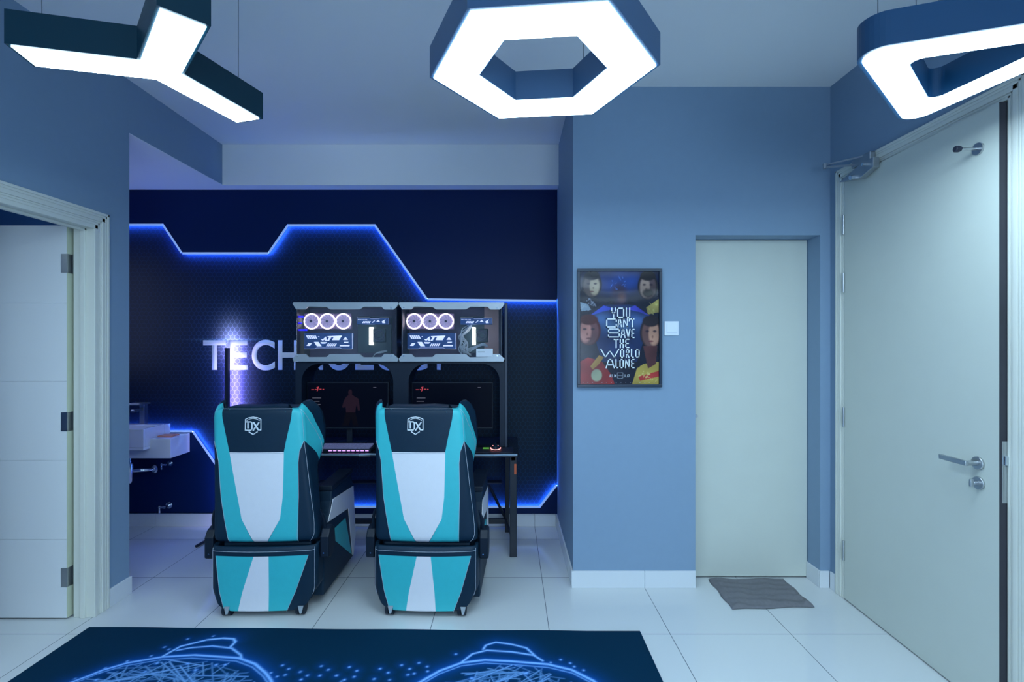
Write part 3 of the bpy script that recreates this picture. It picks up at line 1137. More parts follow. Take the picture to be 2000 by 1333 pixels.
tcn = ((1.027 + 1.55 + 1.68) / 3, (1.47 + 1.944 + 1.227) / 3)
ta = math.atan2(1.944 - tcn[1], 1.55 - tcn[0])
Rt = 0.410
pendant('triangular_pendant_lamp', 'dark blue rounded triangular ring pendant lamp near the tall door', round_tri(tcn, Rt + 0.026, ta, 0.062), round_tri(tcn, Rt, ta, 0.05),
        round_tri(tcn, Rt - 0.19, ta, 0.028), round_tri(tcn, Rt - 0.185, ta, 0.028), 'lampnavy',
        [poly_n(tcn, Rt * 0.8, 3, ta)[i] for i in range(3)], tcn)
# unseen lamp added beyond the left door to brighten its leaf
c_ = (-3.05, 1.0)
pendant('added_ceiling_lamp', 'added unseen white lamp brightening the room beyond the left door', poly_n(c_, 0.30, 4, PI / 4), poly_n(c_, 0.28, 4, PI / 4), None, None, 'lampgrey', [c_], c_)
# unseen violet fill light added at the end of the washbasin alcove
t = thing('alcove_fill_light', 'added unseen pale violet fill light at the end of the washbasin alcove', 'wall lamp', (-3.385, 3.4, 1.3))
MB().box(-3.398, -3.38, 3.15, 3.65, 1.2, 2.2).build('back_plate', 'lampgrey', t)
MB().box(-3.38, -3.36, 3.17, 3.63, 1.22, 2.18).build('diffuser', 'fillviolet', t)
settle(t)
# extra lamps added out of view, beside and behind the camera, as fill
for cx_, cy_ in ((-1.5, 0.1), (1.15, -0.1), (-1.1, -1.6), (0.6, -1.6)):
    c_ = (cx_, cy_)
    pendant('hexagon_pendant_lamp', 'added unseen hexagonal ring pendant lamp brightening the room from its rear part', poly_n(c_, hx_o, 6, 0), poly_n(c_, 0.350, 6, 0),
            poly_n(c_, hx_i, 6, 0), poly_n(c_, 0.205, 6, 0), 'lampgrey', [poly_n(c_, 0.28, 6, 0)[i] for i in (1, 3, 5)], c_)['group'] = 'added rear fill lamps'


# ================================================================== GAMING CHAIRS
def cut_surface(us, hs, regions, mapf, mats, extra=()):
    bm = bmesh.new()
    grid = [[bm.verts.new((u, h, 0)) for u in us] for h in hs]
    for j in range(len(hs) - 1):
        for i in range(len(us) - 1):
            bm.faces.new((grid[j][i], grid[j][i + 1], grid[j + 1][i + 1], grid[j + 1][i]))
    for poly, _ in regions:
        n = len(poly)
        for i in range(n):
            p, q = poly[i], poly[(i + 1) % n]
            d_ = Vector((q[0] - p[0], q[1] - p[1], 0))
            if d_.length < 1e-6:
                continue
            lo = (min(p[0], q[0]) - .12, min(p[1], q[1]) - .03)
            hi = (max(p[0], q[0]) + .12, max(p[1], q[1]) + .03)
            fs = [f for f in bm.faces if not (max(v.co.x for v in f.verts) < lo[0] or min(v.co.x for v in f.verts) > hi[0]
                                              or max(v.co.y for v in f.verts) < lo[1] or min(v.co.y for v in f.verts) > hi[1])]
            geom = fs + list({e for f in fs for e in f.edges}) + list({v for f in fs for v in f.verts})
            bmesh.ops.bisect_plane(bm, geom=geom, dist=1e-6, plane_co=(p[0], p[1], 0), plane_no=(-d_.y, d_.x, 0))
    for f in bm.faces:
        c = f.calc_center_median()
        f.material_index = 0
        for poly, k in regions:
            if in_poly(c.x, c.y, poly):
                f.material_index = k
        f.smooth = True
    for v in bm.verts:
        v.co = mapf(v.co.x, v.co.y)
    bmesh.ops.recalc_face_normals(bm, faces=bm.faces)
    me = bpy.data.meshes.new('cover')
    bm.to_mesh(me)
    bm.free()
    for k in mats:
        me.materials.append(M[k])
    return me


T_W = [(0.385, 0.280), (0.6, 0.265), (0.93, 0.246), (1.05, 0.243), (1.10, 0.232)]
T_C = [(0.385, 0.0), (0.6, -0.012), (0.93, -0.033), (1.10, -0.040)]
T_D = [(0.385, 0.08), (0.60, 0.10), (0.77, 0.12), (0.84, 0.165), (0.92, 0.188), (0.98, 0.190), (1.04, 0.172), (1.08, 0.135), (1.10, 0.105)]
T_F = [(0.385, 0.02), (0.75, 0.06), (0.9, 0.30), (1.10, 0.34)]
HTOP, HBOT = 1.10, 0.385


def back_map(u, h):
    W_, C_, D_, Fl = (lerp_tab(t_, h) for t_ in (T_W, T_C, T_D, T_F))
    r = 0.035
    s_ = 1 if u >= 0 else -1
    a = abs(u)
    d_ = a * W_ if a <= 1 else W_ + (a - 1) * D_
    if d_ <= W_ - r:
        x, y = d_, 0.0
    elif d_ < W_ + r:
        an = (d_ - W_ + r) / (2 * r) * PI / 2
        x, y = W_ - r + r * math.sin(an), r - r * math.cos(an)
    else:
        x, y = W_ + Fl * (d_ - W_ - r), d_ - W_
    y -= 0.018 * max(0, 1 - (x / W_) ** 2)
    hh = h
    if h > 1.0 and a > 1:
        hh += 0.034 * (h - 1.0) / 0.10 * math.sin(min(1, (a - 1) * 1.4) * PI / 2)
    # rounded top and bottom edges
    for edge, sg in ((HTOP, 1), (HBOT, -1)):
        q = (h - (edge - sg * 0.03)) * sg / 0.03
        if q > 0:
            k = 1 - math.sqrt(max(0, 1 - min(1, q) ** 2))
            y += 0.024 * k
            x -= 0.020 * k if a > 0.8 else 0
    return Vector((s_ * x + C_, y, hh))


def sk_map(u, h):
    W_ = 0.280
    D_ = 0.16
    r = 0.04
    s_ = 1 if u >= 0 else -1
    a = abs(u)
    d_ = a * W_ if a <= 1 else W_ + (a - 1) * D_
    if d_ <= W_ - r:
        x, y = d_, 0.0
    elif d_ < W_ + r:
        an = (d_ - W_ + r) / (2 * r) * PI / 2
        x, y = W_ - r + r * math.sin(an), r - r * math.cos(an)
    else:
        x, y = W_, d_ - W_
    q = max(0.0, min(1.0, (d_ - 0.17) / 0.13))
    rise = 0.085 * q * q
    k = max(0.0, 1 - (h - 0.035) / 0.17)
    hh = h + rise * k * k
    x -= 0.018 * max(0, 1 - (h - 0.035) / 0.1) * (x / W_)
    y -= 0.022 * max(0, 1 - (x / W_) ** 2) + 0.018
    if h > 0.345:
        q = (h - 0.345) / 0.025
        y += 0.02 * (1 - math.sqrt(max(0, 1 - q * q)))
    return Vector((s_ * x, y, hh))


def lay(mapf, pts, m_off=0.0015, r=0.0011, n=14):
    """A stitched seam: tube following the surface along a polyline in cover coordinates."""
    out = []
    for (a, c) in zip(pts, pts[1:]):
        k = max(2, int(math.hypot((c[0] - a[0]) * 0.27, c[1] - a[1]) / 0.012))
        for i in range(k):
            t_ = i / k
            out.append((a[0] + (c[0] - a[0]) * t_, a[1] + (c[1] - a[1]) * t_))
    out.append(pts[-1])
    res = []
    for u, h in out:
        p = mapf(u, h)
        e = 1e-3
        du = mapf(u + e, h) - mapf(u - e, h)
        dh = mapf(u, h + e) - mapf(u, h - e)
        nn = du.cross(dh)
        nn = nn.normalized() if nn.length > 0 else Vector((0, -1, 0))
        if nn.dot(Vector((p.x * 0.6, -0.3, 0))) < 0:
            nn = -nn
        res.append(p + nn * m_off)
    return res


def cp(x, y, Z=2.643, cx=831):      # photo px on the right chair's back -> cover (u, h)
    h = HC - (y - CY) * Z / F
    X = (x - cx) * Z / F
    return ((X - lerp_tab(T_C, h)) / lerp_tab(T_W, h), h)


def cs(x, y, cx=831, Z=2.615):
    h = HC - (y - CY) * Z / F
    return ((x - cx) * Z / F / 0.28, h)


def make_chair(label, loc, rz, skirt_white, skirt_teal):
    t = thing('gaming_chair', label, 'chair', loc, rz, None)
    us = sorted(set([round(-2 + i * 0.1, 3) for i in range(41)] + [s_ * v for s_ in (-1, 1) for v in (0.84, 0.86, 0.88, 0.92, 0.94, 0.96, 0.98, 1.02, 1.05, 1.08, 1.12, 1.16, 1.25, 1.35, 1.45)]))
    hs = [HBOT + (HTOP - HBOT) * i / 40 for i in range(41)]
    hs = sorted(set(hs + [HBOT + v for v in (.003, .007, .012)] + [HTOP - v for v in (.003, .007, .012, .024)]))
    # turquoise areas, then white, then black panels over them
    tealL = [(-1.02, 1.20), cp(748, 790), cp(765, 884), cp(789, 1014), cp(813, 1062), cp(812, 1075), cp(764, 1075), cp(764, 1062.6), cp(754, 1010), cp(748, 972), cp(743, 901), cp(738, 880), (-1.0, 0.925), (-2.1, 0.775), (-2.1, 0.835)]
    tealR = [(1.02, 1.20), (2.1, 0.835), (2.1, 0.775), (1.0, 0.925), cp(899, 883), cp(897, 905), cp(898, 972), cp(895, 1075), cp(836, 1075), cp(837.4, 1062), cp(863, 1014), cp(868, 972), cp(870, 884), cp(887, 790)]
    white = [cp(765, 884), cp(789, 1014), cp(813, 1060), cp(812, 1080), cp(838, 1080), cp(837.4, 1060), cp(863, 1014), cp(868, 972), cp(870, 884)]
    me = cut_surface(us, hs, [(tealL, 1), (tealR, 1), (white, 2)], back_map, ['vblack', 'vteal', 'vwhite'])
    o = bpy.data.objects.new('backrest', me)
    COL.objects.link(o)
    o.parent = t
    sm = o.modifiers.new('thickness', 'SOLIDIFY')
    sm.thickness = 0.035
    sm.offset = -1
    bk = o
    st = MB()
    seams = [[(-1.0, 0.925), cp(738, 880), cp(743, 901), cp(748, 972), cp(754, 1010), cp(764, 1062)],
             [(1.0, 0.925), cp(899, 883), cp(897, 905), cp(898, 972), cp(895, 1062)],
             [(1.0, 0.925), cp(915, 900), cp(921, 950), cp(930, 1005), cp(929, 1045), cp(922, 1060)],
             [cp(765, 885.5), cp(870, 885.5)], [cp(750, 800), cp(887, 800)]]
    for q in seams:
        st.tube(lay(back_map, q), 0.0011, 5)
    st.tube(lay(back_map, [(1.0, 1.09), (1.0, 0.93)], r=0.001), 0.0008, 5)
    st.tube(lay(back_map, [(1.02, 1.095), (1.5, 0.975), (1.97, 0.842)]), 0.001, 5)
    st.build('seam_stitching', 'thread', bk)
    # emblem: shield with DX
    lg = MB()
    lc = cp(812, 832)

    def L2(x, y):        # emblem crop pixel (1523 x 1333 over 80 x 70) -> surface
        uu, hh = cp(812 + (x - 640) * 80 / 1523, 832 + (y - 700) * 70 / 1333)
        p = back_map(uu, hh)
        return p + Vector((0, -0.0022, 0))
    strokes = [([(360, 450), (350, 870)], .0022), ([(925, 450), (925, 860)], .0022), ([(360, 450), (480, 395), (640, 370), (800, 395), (925, 450)], .0022),
               ([(400, 505), (520, 440), (640, 420), (760, 440), (880, 505)], .0014),
               ([(390, 550), (560, 550), (600, 590), (600, 800), (560, 860), (370, 860)], .0030), ([(450, 580), (450, 790)], .0030),
               ([(650, 560), (830, 850), (920, 850)], .0034), ([(860, 560), (640, 870)], .0034),
               ([(480, 915), (640, 1020), (800, 915)], .0026)]
    for pts, r in strokes:
        lg.tube([L2(*p) for p in pts], r * 1.2, 6)
    lg.build('emblem', 'logo', bk)
    # front cushion between the wings, its top shows above the back
    b = MB()
    b.prism([(-0.215, 0.42), (0.185, 0.42), (0.175, 0.9), (0.16, 1.098), (0.02, 1.106), (-0.08, 1.102), (-0.225, 1.104), (-0.24, 0.9)], 'y', 0.05, 0.175)
    b.build('back_cushion', 'vblack', t, bevel=0.012, seg=3)
    # lower skirt behind the seat
    hs2 = [0.035 + 0.335 * i / 24 for i in range(25)] + [0.3675, 0.369]
    hs2 = sorted(set(hs2 + [0.04, 0.045]))
    wl, wr, wbl, wbr = skirt_white
    tl, tr, tbl, tbr = skirt_teal
    ytop, ybot = 1088, 1197
    top, bot = 0.342, 0.0
    reg = [([cs(tl, ytop), cs(tr, ytop), cs(tbr, ybot), cs(tbl, ybot)], 1), ([cs(wl, ytop), cs(wr, ytop), cs(wbr, ybot), cs(wbl, ybot)], 2)]
    reg = [([(x_, min(y_, 0.343) if y_ > .2 else y_) for x_, y_ in pl], k_) for pl, k_ in reg]
    me = cut_surface(us, hs2, reg, sk_map, ['vblack', 'vteal', 'vwhite'])
    o = bpy.data.objects.new('skirt', me)
    COL.objects.link(o)
    o.parent = t
    sm = o.modifiers.new('thickness', 'SOLIDIFY')
    sm.thickness = 0.02
    sm.offset = -1
    st = MB()
    for q in ([cs(tl, ytop), cs(tbl, ybot)], [cs(tr, ytop), cs(tbr, ybot)], [(-1.0, 0.348), (1.0, 0.348)], [(0.99, 0.36), (0.99, 0.08)], [(-0.99, 0.36), (-0.99, 0.08)]):
        st.tube(lay(sk_map, q), 0.0011, 5)
    st.build('seam_stitching', 'thread', o)
    # body under the seat
    b = MB()
    b.prism([(0.03, 0.06), (0.03, 0.37), (0.12, 0.40), (0.62, 0.36), (0.64, 0.05), (0.5, 0.045)], 'x', -0.235, 0.235)
    b.build('base', 'vblack', t, bevel=0.01)
    b = MB()
    b.prism([(0.15, 0.33), (0.15, 0.46), (0.60, 0.475), (0.665, 0.44), (0.67, 0.33)], 'x', -0.205, 0.205)
    b.build('seat', 'vblack', t, bevel=0.02, seg=3)
    for s_ in (-1, 1):
        xi, xo = 0.205 * s_, 0.283 * s_
        arm = MB()
        prof = [(0.085, 0.05), (0.085, 0.39), (0.137, 0.431), (0.19, 0.48), (0.216, 0.534), (0.222, 0.592), (0.60, 0.592), (0.655, 0.50), (0.705, 0.16), (0.655, 0.03)]
        arm.prism(prof, 'x', min(xi, xo), max(xi, xo))
        ao = arm.build('arm', 'vblack', t, bevel=0.008, seg=2)
        pd = MB()
        a_, c_ = sorted((0.200 * s_, 0.288 * s_))
        pd.box(a_, c_, 0.215, 0.625, 0.592, 0.622)
        pd.build('arm_pad', 'plastic', ao, bevel=0.006)
        x0, x1 = sorted((xo, xo + 0.004 * s_))
        wp = MB()
        wp.prism([(0.145, 0.436), (0.200, 0.492), (0.232, 0.540), (0.645, 0.500), (0.697, 0.16), (0.652, 0.040), (0.625, 0.045), (0.531, 0.386)], 'x', x0, x1)
        wp.build('white_panel', 'vwhite', ao, bevel=0.0015)
        tp = MB()
        tp.prism([(0.17, 0.350), (0.20, 0.362), (0.47, 0.345), (0.605, 0.06)], 'x', x0, x1)
        tp.build('turquoise_panel', 'vteal', ao, bevel=0.0015)
        br = MB()
        a_, c_ = sorted((0.284 * s_, 0.332 * s_))
        br.prism([(0.02, 0.29), (0.02, 0.40), (0.045, 0.435), (0.085, 0.45), (0.125, 0.42), (0.14, 0.34), (0.11, 0.285), (0.06, 0.275)], 'x', a_, c_)
        bo = br.build('recline_bracket', 'plastic', t, bevel=0.008, seg=2)
        bc = MB()
        bc.cyl((0.305 * s_, 0.022, 0.315), (0.305 * s_, 0.016, 0.315), 0.004, 10)
        bc.build('screw', 'chrome', bo)
        lv = MB()
        lv.tube([(0.300 * s_, 0.06, 0.44), (0.296 * s_, 0.045, 0.50), (0.283 * s_, 0.03, 0.545)], [0.012, 0.009, 0.006], 8)
        lv.build('recline_lever', 'plastic', bo, smooth=True)
    for cx_, cy_ in ((-0.19, 0.0), (0.195, 0.0), (-0.2, 0.56), (0.2, 0.56)):
        w = MB()
        for dx in (-0.014, 0.014):
            w.tube([(cx_ + dx - 0.009, cy_, 0.034), (cx_ + dx - 0.007, cy_, 0.034), (cx_ + dx + 0.007, cy_, 0.034), (cx_ + dx + 0.009, cy_, 0.034)], [0.028, 0.034, 0.034, 0.028], 24)
        wo = w.build('caster', 'plastic', t, smooth=True)
        f_ = MB()
        f_.prism([(cx_ - 0.004, 0.060), (cx_ + 0.024, 0.060), (cx_ + 0.014, 0.022), (cx_ + 0.004, 0.020)], 'y', cy_ - 0.040, cy_ - 0.035)
        f_.build('fork', 'silver', wo)
    rod = MB()
    rod.tube([(-0.2, 0.02, 0.1), (0.2, 0.02, 0.1)], 0.01, 8)
    rod.build('axle_bar', 'blackmetal', t)
    return t


XC1, XC2, YC = -1.308, -0.447, 2.655
make_chair('turquoise, white and black gaming chair seen from behind, the one nearer the washbasin', (XC1, YC, 0), math.radians(1.5),
           (500 + 316, 529 + 316, 465.7 + 316, 530 + 316), (424 + 316, 604 + 316, 436 + 316, 567 + 316))
make_chair('turquoise, white and black gaming chair seen from behind, the one nearer the poster wall', (XC2, YC, 0), math.radians(-1.8),
           (816, 843.4, 792, 855), (739, 922, 757, 891.7))

# ================================================================== DESK
t = thing('gaming_desk', 'long black metal-framed desk with pale front edge behind the two chairs', 'desk', (-0.72, 3.6, 0))
DT = 0.712
X0, X1 = -1.50, 0.062
fr_ = [(X0, 3.315), (-1.0, 3.30), (-0.93, 3.318), (-0.72, 3.300), (-0.1, 3.288), (-0.05, 3.30), (X1 - 0.01, 3.30), (X1, 3.31), (X1, 3.90), (X0, 3.90)]
MB().prism(fr_, 'z', DT - 0.022, DT).build('desktop', 'carbon', t, bevel=0.002)
ed = MB()
for a, c in zip(fr_[:7], fr_[1:7]):
    ed.prism([(a[0], a[1] - 0.003), (c[0], c[1] - 0.003), (c[0], c[1] - 0.0005), (a[0], a[1] - 0.0005)], 'z', DT - 0.010, DT + 0.001)
ed.build('edge_strip', 'deskedge', t)
for xx in (0.026, -1.46):
    lg = MB()
    lg.box(xx - 0.024, xx + 0.024, 3.36, 3.40, 0.0, DT - 0.022)
    lg.box(xx - 0.016, xx + 0.016, 3.36, 3.88, DT - 0.06, DT - 0.022)
    lo = lg.build('leg', 'blackmetal', t, bevel=0.003)
    lg = MB()
    lg.box(xx - 0.06, xx - 0.025, 3.80, 3.84, 0.0, DT - 0.06)
    lg.build('leg', 'blackmetal', t, bevel=0.003)
    if xx > 0:
        bs = MB()
        bs.tube([(-0.03, 3.82, 0.10), (-0.16, 3.82, 0.36)], 0.011, 6)
        bs.tube([(-0.03, 3.82, 0.10), (0.02, 3.39, 0.12)], 0.010, 6)
        bs.build('brace', 'blackmetal', t)
        MB().box(0.032, 0.047, 3.3585, 3.3598, 0.562, 0.632).build('orange_sticker', 'orange', lo)
MB().box(-1.5, -0.01, 3.80, 3.835, 0.065, 0.10).build('crossbar', 'blackmetal', t, bevel=0.002)
MB().box(-1.46, -0.06, 3.76, 3.84, 0.385, 0.392).build('cable_shelf', 'frame', t)
settle(t)

# ------------------------------------------------------------------ hutch around the monitors, carrying the computer cases
HY0, HY1 = 3.52, 3.74
t = thing('computer_hutch', 'dark metal hutch with two arched openings on the desk', 'shelf', (-0.75, 3.63, DT))


def hp(x, y):
    q = P(x, y, HY0)
    return (q.x, q.z)


def arch(xa, xb, ytop, r, ybot):
    pts = [(xa, ybot), (xa, ytop + r)]
    for k in range(1, 9):
        a = PI - PI / 2 * k / 8
        pts.append((xa + r + r * math.cos(a), ytop + r - r * math.sin(a)))
    for k in range(0, 9):
        a = PI / 2 - PI / 2 * k / 8
        pts.append((xb - r + r * math.cos(a), ytop + r - r * math.sin(a)))
    pts.append((xb, ybot))
    return pts


yb = CY + (HC - DT) * F / HY0
outl = [(577, yb - 0.6), (577, 707.5), (989, 707.5), (989, yb - 0.5)]
right_arch = arch(798, 976, 711, 34, yb - 0.5)
left_arch = arch(589, 768, 711, 34, yb - 0.5)
poly = [outl[0], outl[1], outl[2], outl[3]] + right_arch[::-1] + left_arch[::-1]
MB().prism([hp(*p) for p in poly], 'y', HY0, HY1).build('arched_frame', 'darkframe', t)
q0, q1 = P(985.5, 707, HY0), P(990, 592, HY0)
MB().box(q0.x, q1.x + 0.004, HY0 - 0.005, HY1 + 0.04, DT + 0.001, q1.z).build('side_post', 'frame', t, bevel=0.002)
settle(t)

# ------------------------------------------------------------------ computer cases
CYF, CYBK = 3.50, 3.74
TP = [(573, 594.3), (574.5, 591), (778, 591), (779, 594), (775.6, 600), (769.5, 605.3), (751.4, 605.3), (746, 599.8), (711.8, 599.8), (704, 605), (645.8, 605), (639, 600.3), (603.4, 599.3), (597.4, 604.8), (579.8, 604.8)]
BT = [(573, 701), (575, 706.5), (777, 706.5), (779, 701), (769, 692), (751, 692), (746, 698), (710.7, 698.3), (704, 692), (645, 692), (639, 697.7), (604, 698), (598, 692), (581, 692)]


def sp(p, Y):
    q = P(p[0], p[1], Y)
    return (q.x, q.z)


def computer_case():
    t = thing('computer_case', '', 'computer', (P(573, 0, CYF).x, CYF, P(0, 706.5, CYF).z))
    for nm, pl in (('top_trim', TP), ('bottom_trim', BT)):
        b = MB()
        b.prism([sp(p, CYF) for p in pl], 'y', CYF - 0.012, CYF)
        if nm == 'top_trim':
            q0, q1 = P(574.5, 597, CYF), P(778, 591, CYF)
        else:
            q0, q1 = P(575, 706.5, CYF), P(778, 701, CYF)
        b.box(q0.x, q1.x - 0.004, CYF, CYBK, q0.z, q1.z)
        b.build(nm, 'silver', t)
    q0, q1 = P(579, 701, CYF), P(773, 597, CYF)
    MB().box(q0.x, q1.x, CYF + 0.001, CYF + 0.004, q0.z, q1.z).build('glass_panel', 'glass', t)
    b = MB()
    b.box(q0.x, q1.x, CYBK - 0.006, CYBK, q0.z, q1.z)
    b.build('back_panel', 'inner', t)
    for xx in (q0.x - 0.004, q1.x - 0.002):
        MB().box(xx, xx + 0.006, CYF + 0.006, CYBK, q0.z, q1.z).build('side_panel', 'frame', t)
    YFAN = 3.60
    kf = YFAN / F
    for cxp in (608.7, 639.5, 670.5):
        c = P(cxp, 628, YFAN)
        f_ = MB()
        f_.torus(c, (0, 1, 0), 0.0535, 0.0042, 48, 8)
        fo = f_.build('fan', 'ring', t, smooth=True)
        MB().cyl(c + Vector((0, 0.003, 0)), c + Vector((0, 0.006, 0)), 0.0535, 48).build('fan_grille', 'blade', fo)
        bl = MB()
        for k in range(11):
            a = 2 * PI * k / 11
            pts = []
            for j, rr in enumerate((0.014, 0.026, 0.038, 0.050)):
                aa = a + j * 0.16
                pts.append((rr, aa))
            ll, rl = [], []
            for rr, aa in pts:
                ll.append(c + Vector((rr * math.cos(aa), -0.006, rr * math.sin(aa))))
                rl.append(c + Vector((rr * math.cos(aa + 0.38), 0.002, rr * math.sin(aa + 0.38))))
            n = len(ll)
            bl.add(ll + rl, [(i, i + 1, i + 1 + n, i + n) for i in range(n - 1)])
        bl.build('blade_set', 'blade', fo)
        hb = MB()
        hb.cyl(c + Vector((0, -0.010, 0)), c + Vector((0, 0.002, 0)), 0.015, 24, 'blade')
        hb.cyl(c + Vector((0, -0.0115, 0)), c + Vector((0, -0.009, 0)), 0.0085, 24, 'hub')
        hb.build('hub', None, fo, smooth=True)
        sq = MB()
        sq.box(c.x - 0.057, c.x + 0.057, YFAN + 0.008, YFAN + 0.034, c.z - 0.057, c.z + 0.057)
        sq.build('fan_body', 'inner', fo)
    # the ring's dim back disc
    YG = 3.575

    def g(x, y):            # crop pixel of the left case (2000 x 1273 over 220 x 140) -> plane point
        q = P(560 + x * 0.11, 580 + y * 0.11, YG)
        return (q.x, q.z)
    a, c = g(305, 925), g(1165, 645)
    gp = MB().box(a[0], c[0], YG, YG + 0.035, a[1], c[1]).build('graphics_card', 'gpu', t, bevel=0.002)
    pr = MB()
    shapes = []
    for k in range(5):
        x = 345 + k * 36
        shapes.append([(x, 688), (x + 26, 688), (x + 56, 744), (x + 30, 744)])
    shapes += [[(605, 758), (650, 750), (700, 705), (712, 780), (680, 780), (672, 762), (640, 782)],
               [(725, 700), (985, 690), (972, 712), (730, 718)], [(760, 712), (800, 712), (752, 782), (716, 782)],
               [(838, 712), (972, 705), (932, 772), (806, 772), (818, 750)],
               [(1045, 712), (1090, 766), (1000, 766)],
               [(352, 872), (388, 825), (450, 825), (414, 872)], [(485, 802), (565, 802), (622, 880), (540, 880)],
               [(600, 805), (720, 805), (690, 832), (620, 832)],
               [(1022, 800), (1100, 800), (1090, 820), (1014, 820)], [(950, 858), (1118, 858), (1112, 880), (940, 880)],
               [(560, 702), (580, 702), (580, 712), (560, 712)]]
    for k in range(5):
        x = 735 + k * 34
        shapes.append([(x, 830), (x + 20, 830), (x - 12, 880), (x - 32, 880)])
    for sh_ in shapes:
        pr.prism([g(*p) for p in sh_], 'y', YG - 0.0015, YG - 0.0003)
    pr.build('card_print', 'print', gp)
    rim = MB()
    rim.tube([(*g(1166, 650),)[:1] + (YG - 0.001,) + (g(1166, 650)[1],), (g(1170, 925)[0], YG - 0.001, g(1170, 925)[1])], 0.0016, 6)
    pts = [(310, 925), (505, 925), (530, 908), (950, 908), (980, 925), (1165, 925)]
    rim.tube([(g(*p)[0], YG - 0.001, g(*p)[1]) for p in pts], 0.0007, 5)
    rim.build('card_rim', 'print', gp)
    # board, its cover, cooler and memory
    a, c = g(1225, 1000), g(1830, 340)
    bd = MB().box(a[0], c[0], YG + 0.05, YG + 0.06, a[1], c[1]).build('motherboard', 'board', t)
    a, c = g(1250, 495), g(1815, 375)
    cv = MB().box(a[0], c[0], YG + 0.0, YG + 0.05, a[1], c[1]).build('board_cover', 'gpu', bd, bevel=0.002)
    pr = MB()
    for k in range(5):
        x = 1362 + k * 28
        pr.prism([g(x, 435), g(x + 20, 435), g(x, 470), g(x - 20, 470)], 'y', YG - 0.0015, YG - 0.0003)
    pr.prism([g(1625, 410), g(1660, 445), g(1590, 445)], 'y', YG - 0.0015, YG - 0.0003)
    pr.prism([g(1690, 440), g(1755, 400), g(1735, 435), g(1752, 470), g(1700, 470)], 'y', YG - 0.0015, YG - 0.0003)
    pr.prism([g(1515, 455), g(1560, 420), g(1570, 428), g(1525, 465)], 'y', YG - 0.0015, YG - 0.0003)
    for k in range(8):
        x = 1265 + k * 22
        pr.prism([g(x, 400), g(x + 10, 400), g(x + 10, 410), g(x, 410)], 'y', YG - 0.0015, YG - 0.0003)
    pr.build('cover_print', 'print', cv)
    rim = MB()
    rim.tube([(g(*p)[0], YG - 0.001, g(*p)[1]) for p in [(1250, 378), (1470, 378), (1500, 392), (1640, 392), (1660, 378), (1812, 378), (1812, 490)]], 0.0007, 5)
    rim.build('cover_rim', 'print', cv)
    a, c = g(1455, 858), g(1512, 540)
    MB().box(a[0], c[0], YG + 0.01, YG + 0.05, a[1], c[1]).build('memory_bar', 'ram', bd, bevel=0.002)
    cc = g(1625, 690)
    co_ = MB()
    co_.box(cc[0] - 0.045, cc[0] + 0.045, YG + 0.02, YG + 0.05, cc[1] - 0.05, cc[1] + 0.05)
    co = co_.build('processor_cooler', 'board', bd, bevel=0.006)
    r_ = MB()
    r_.torus((cc[0], YG + 0.018, cc[1]), (0, 1, 0), 0.036, 0.003, 32, 6)
    r_.torus((cc[0], YG + 0.018, cc[1]), (0, 1, 0), 0.020, 0.002, 28, 6)
    r_.build('cooler_fan', 'hub', co, smooth=True)
    # bright streak of cables in the lower corner
    for x, y in ((583, 602), (765, 602), (583, 695.5), (765, 695.5)):
        q = P(x, y, CYF)
        MB().cyl((q.x, CYF - 0.012, q.z), (q.x, CYF - 0.017, q.z), 0.0058, 16).build('thumb_screw', 'chrome', t, smooth=True)
    q = P(585, 685, YG)
    MB().box(q.x - 0.002, q.x + 0.002, YG, YG + 0.004, q.z - 0.014, q.z + 0.014).build('indicator_light', 'print', t)
    settle(t)
    return t


case1 = computer_case()
case1['label'] = 'open computer case with silver trims and three glowing fans, above the left monitor'
case2 = copy_tree(case1)
case2['label'] = 'open computer case with white cable bundle and painted brown reflection, above the right monitor'
PITCH = (206.3) * CYF / F
case2.location.x += PITCH
case2['group'] = case1['group'] = 'computer cases on the hutch'
# extras of the left case: blue reflections made as glowing bars at its end, white cables in the corner
b = MB()
for y, x1 in ((619, 593), (632, 590), (645, 600)):
    q0, q1 = P(581, y + 1.5, 3.53), P(x1, y - 1.5, 3.53)
    b.box(q0.x, q1.x, 3.53, 3.534, q0.z, q1.z)
o = b.build('blue_reflection_bar', 'bluereflect', case1)
off(o, case1.location)


def cable_bundle(pts_list, r, case, name='cable_bundle', m='cable'):
    b = MB()
    for pts in pts_list:
        # smooth by midpoint subdivision
        P3 = [Vector(p) for p in pts]
        for _ in range(2):
            out = [P3[0]]
            for a, c in zip(P3, P3[1:]):
                out += [a * 0.75 + c * 0.25, a * 0.25 + c * 0.75]
            out.append(P3[-1])
            P3 = out
        b.tube(P3, r, 6)
    o = b.build(name, m, case, smooth=True)
    off(o, case.location)
    return o


cable_bundle([[P(728, 699, 3.60), P(734, 690, 3.59), P(744, 687 + k, 3.58), P(756, 685 + k * 0.5, 3.61)] for k in range(4)], 0.0035, case1)
rr = random.Random(5)
lst = []
for k in range(12):
    x0 = 905 + rr.uniform(-3, 3)
    pts = [P(918 + rr.uniform(-6, 4), 636 + rr.uniform(-2, 2), 3.61)]
    for j, (xx, yy) in enumerate(((905, 648), (900, 660), (908, 672), (903, 684), (912, 695))):
        pts.append(P(xx + rr.uniform(-9, 9), yy + rr.uniform(-4, 4), 3.56 + rr.uniform(0, 0.05)))
    lst.append(pts)
for k in range(4):
    lst.append([P(905 + k * 3, 683 + k * 2, 3.565), P(920, 680 + k * 2, 3.56), P(935, 674 + k, 3.56), P(944, 670 + k * 1.5, 3.565), P(952, 675 + k, 3.58)])
cable_bundle(lst, 0.0032, case2)
q0, q1 = P(946, 694, 3.615), P(974, 599, 3.615)
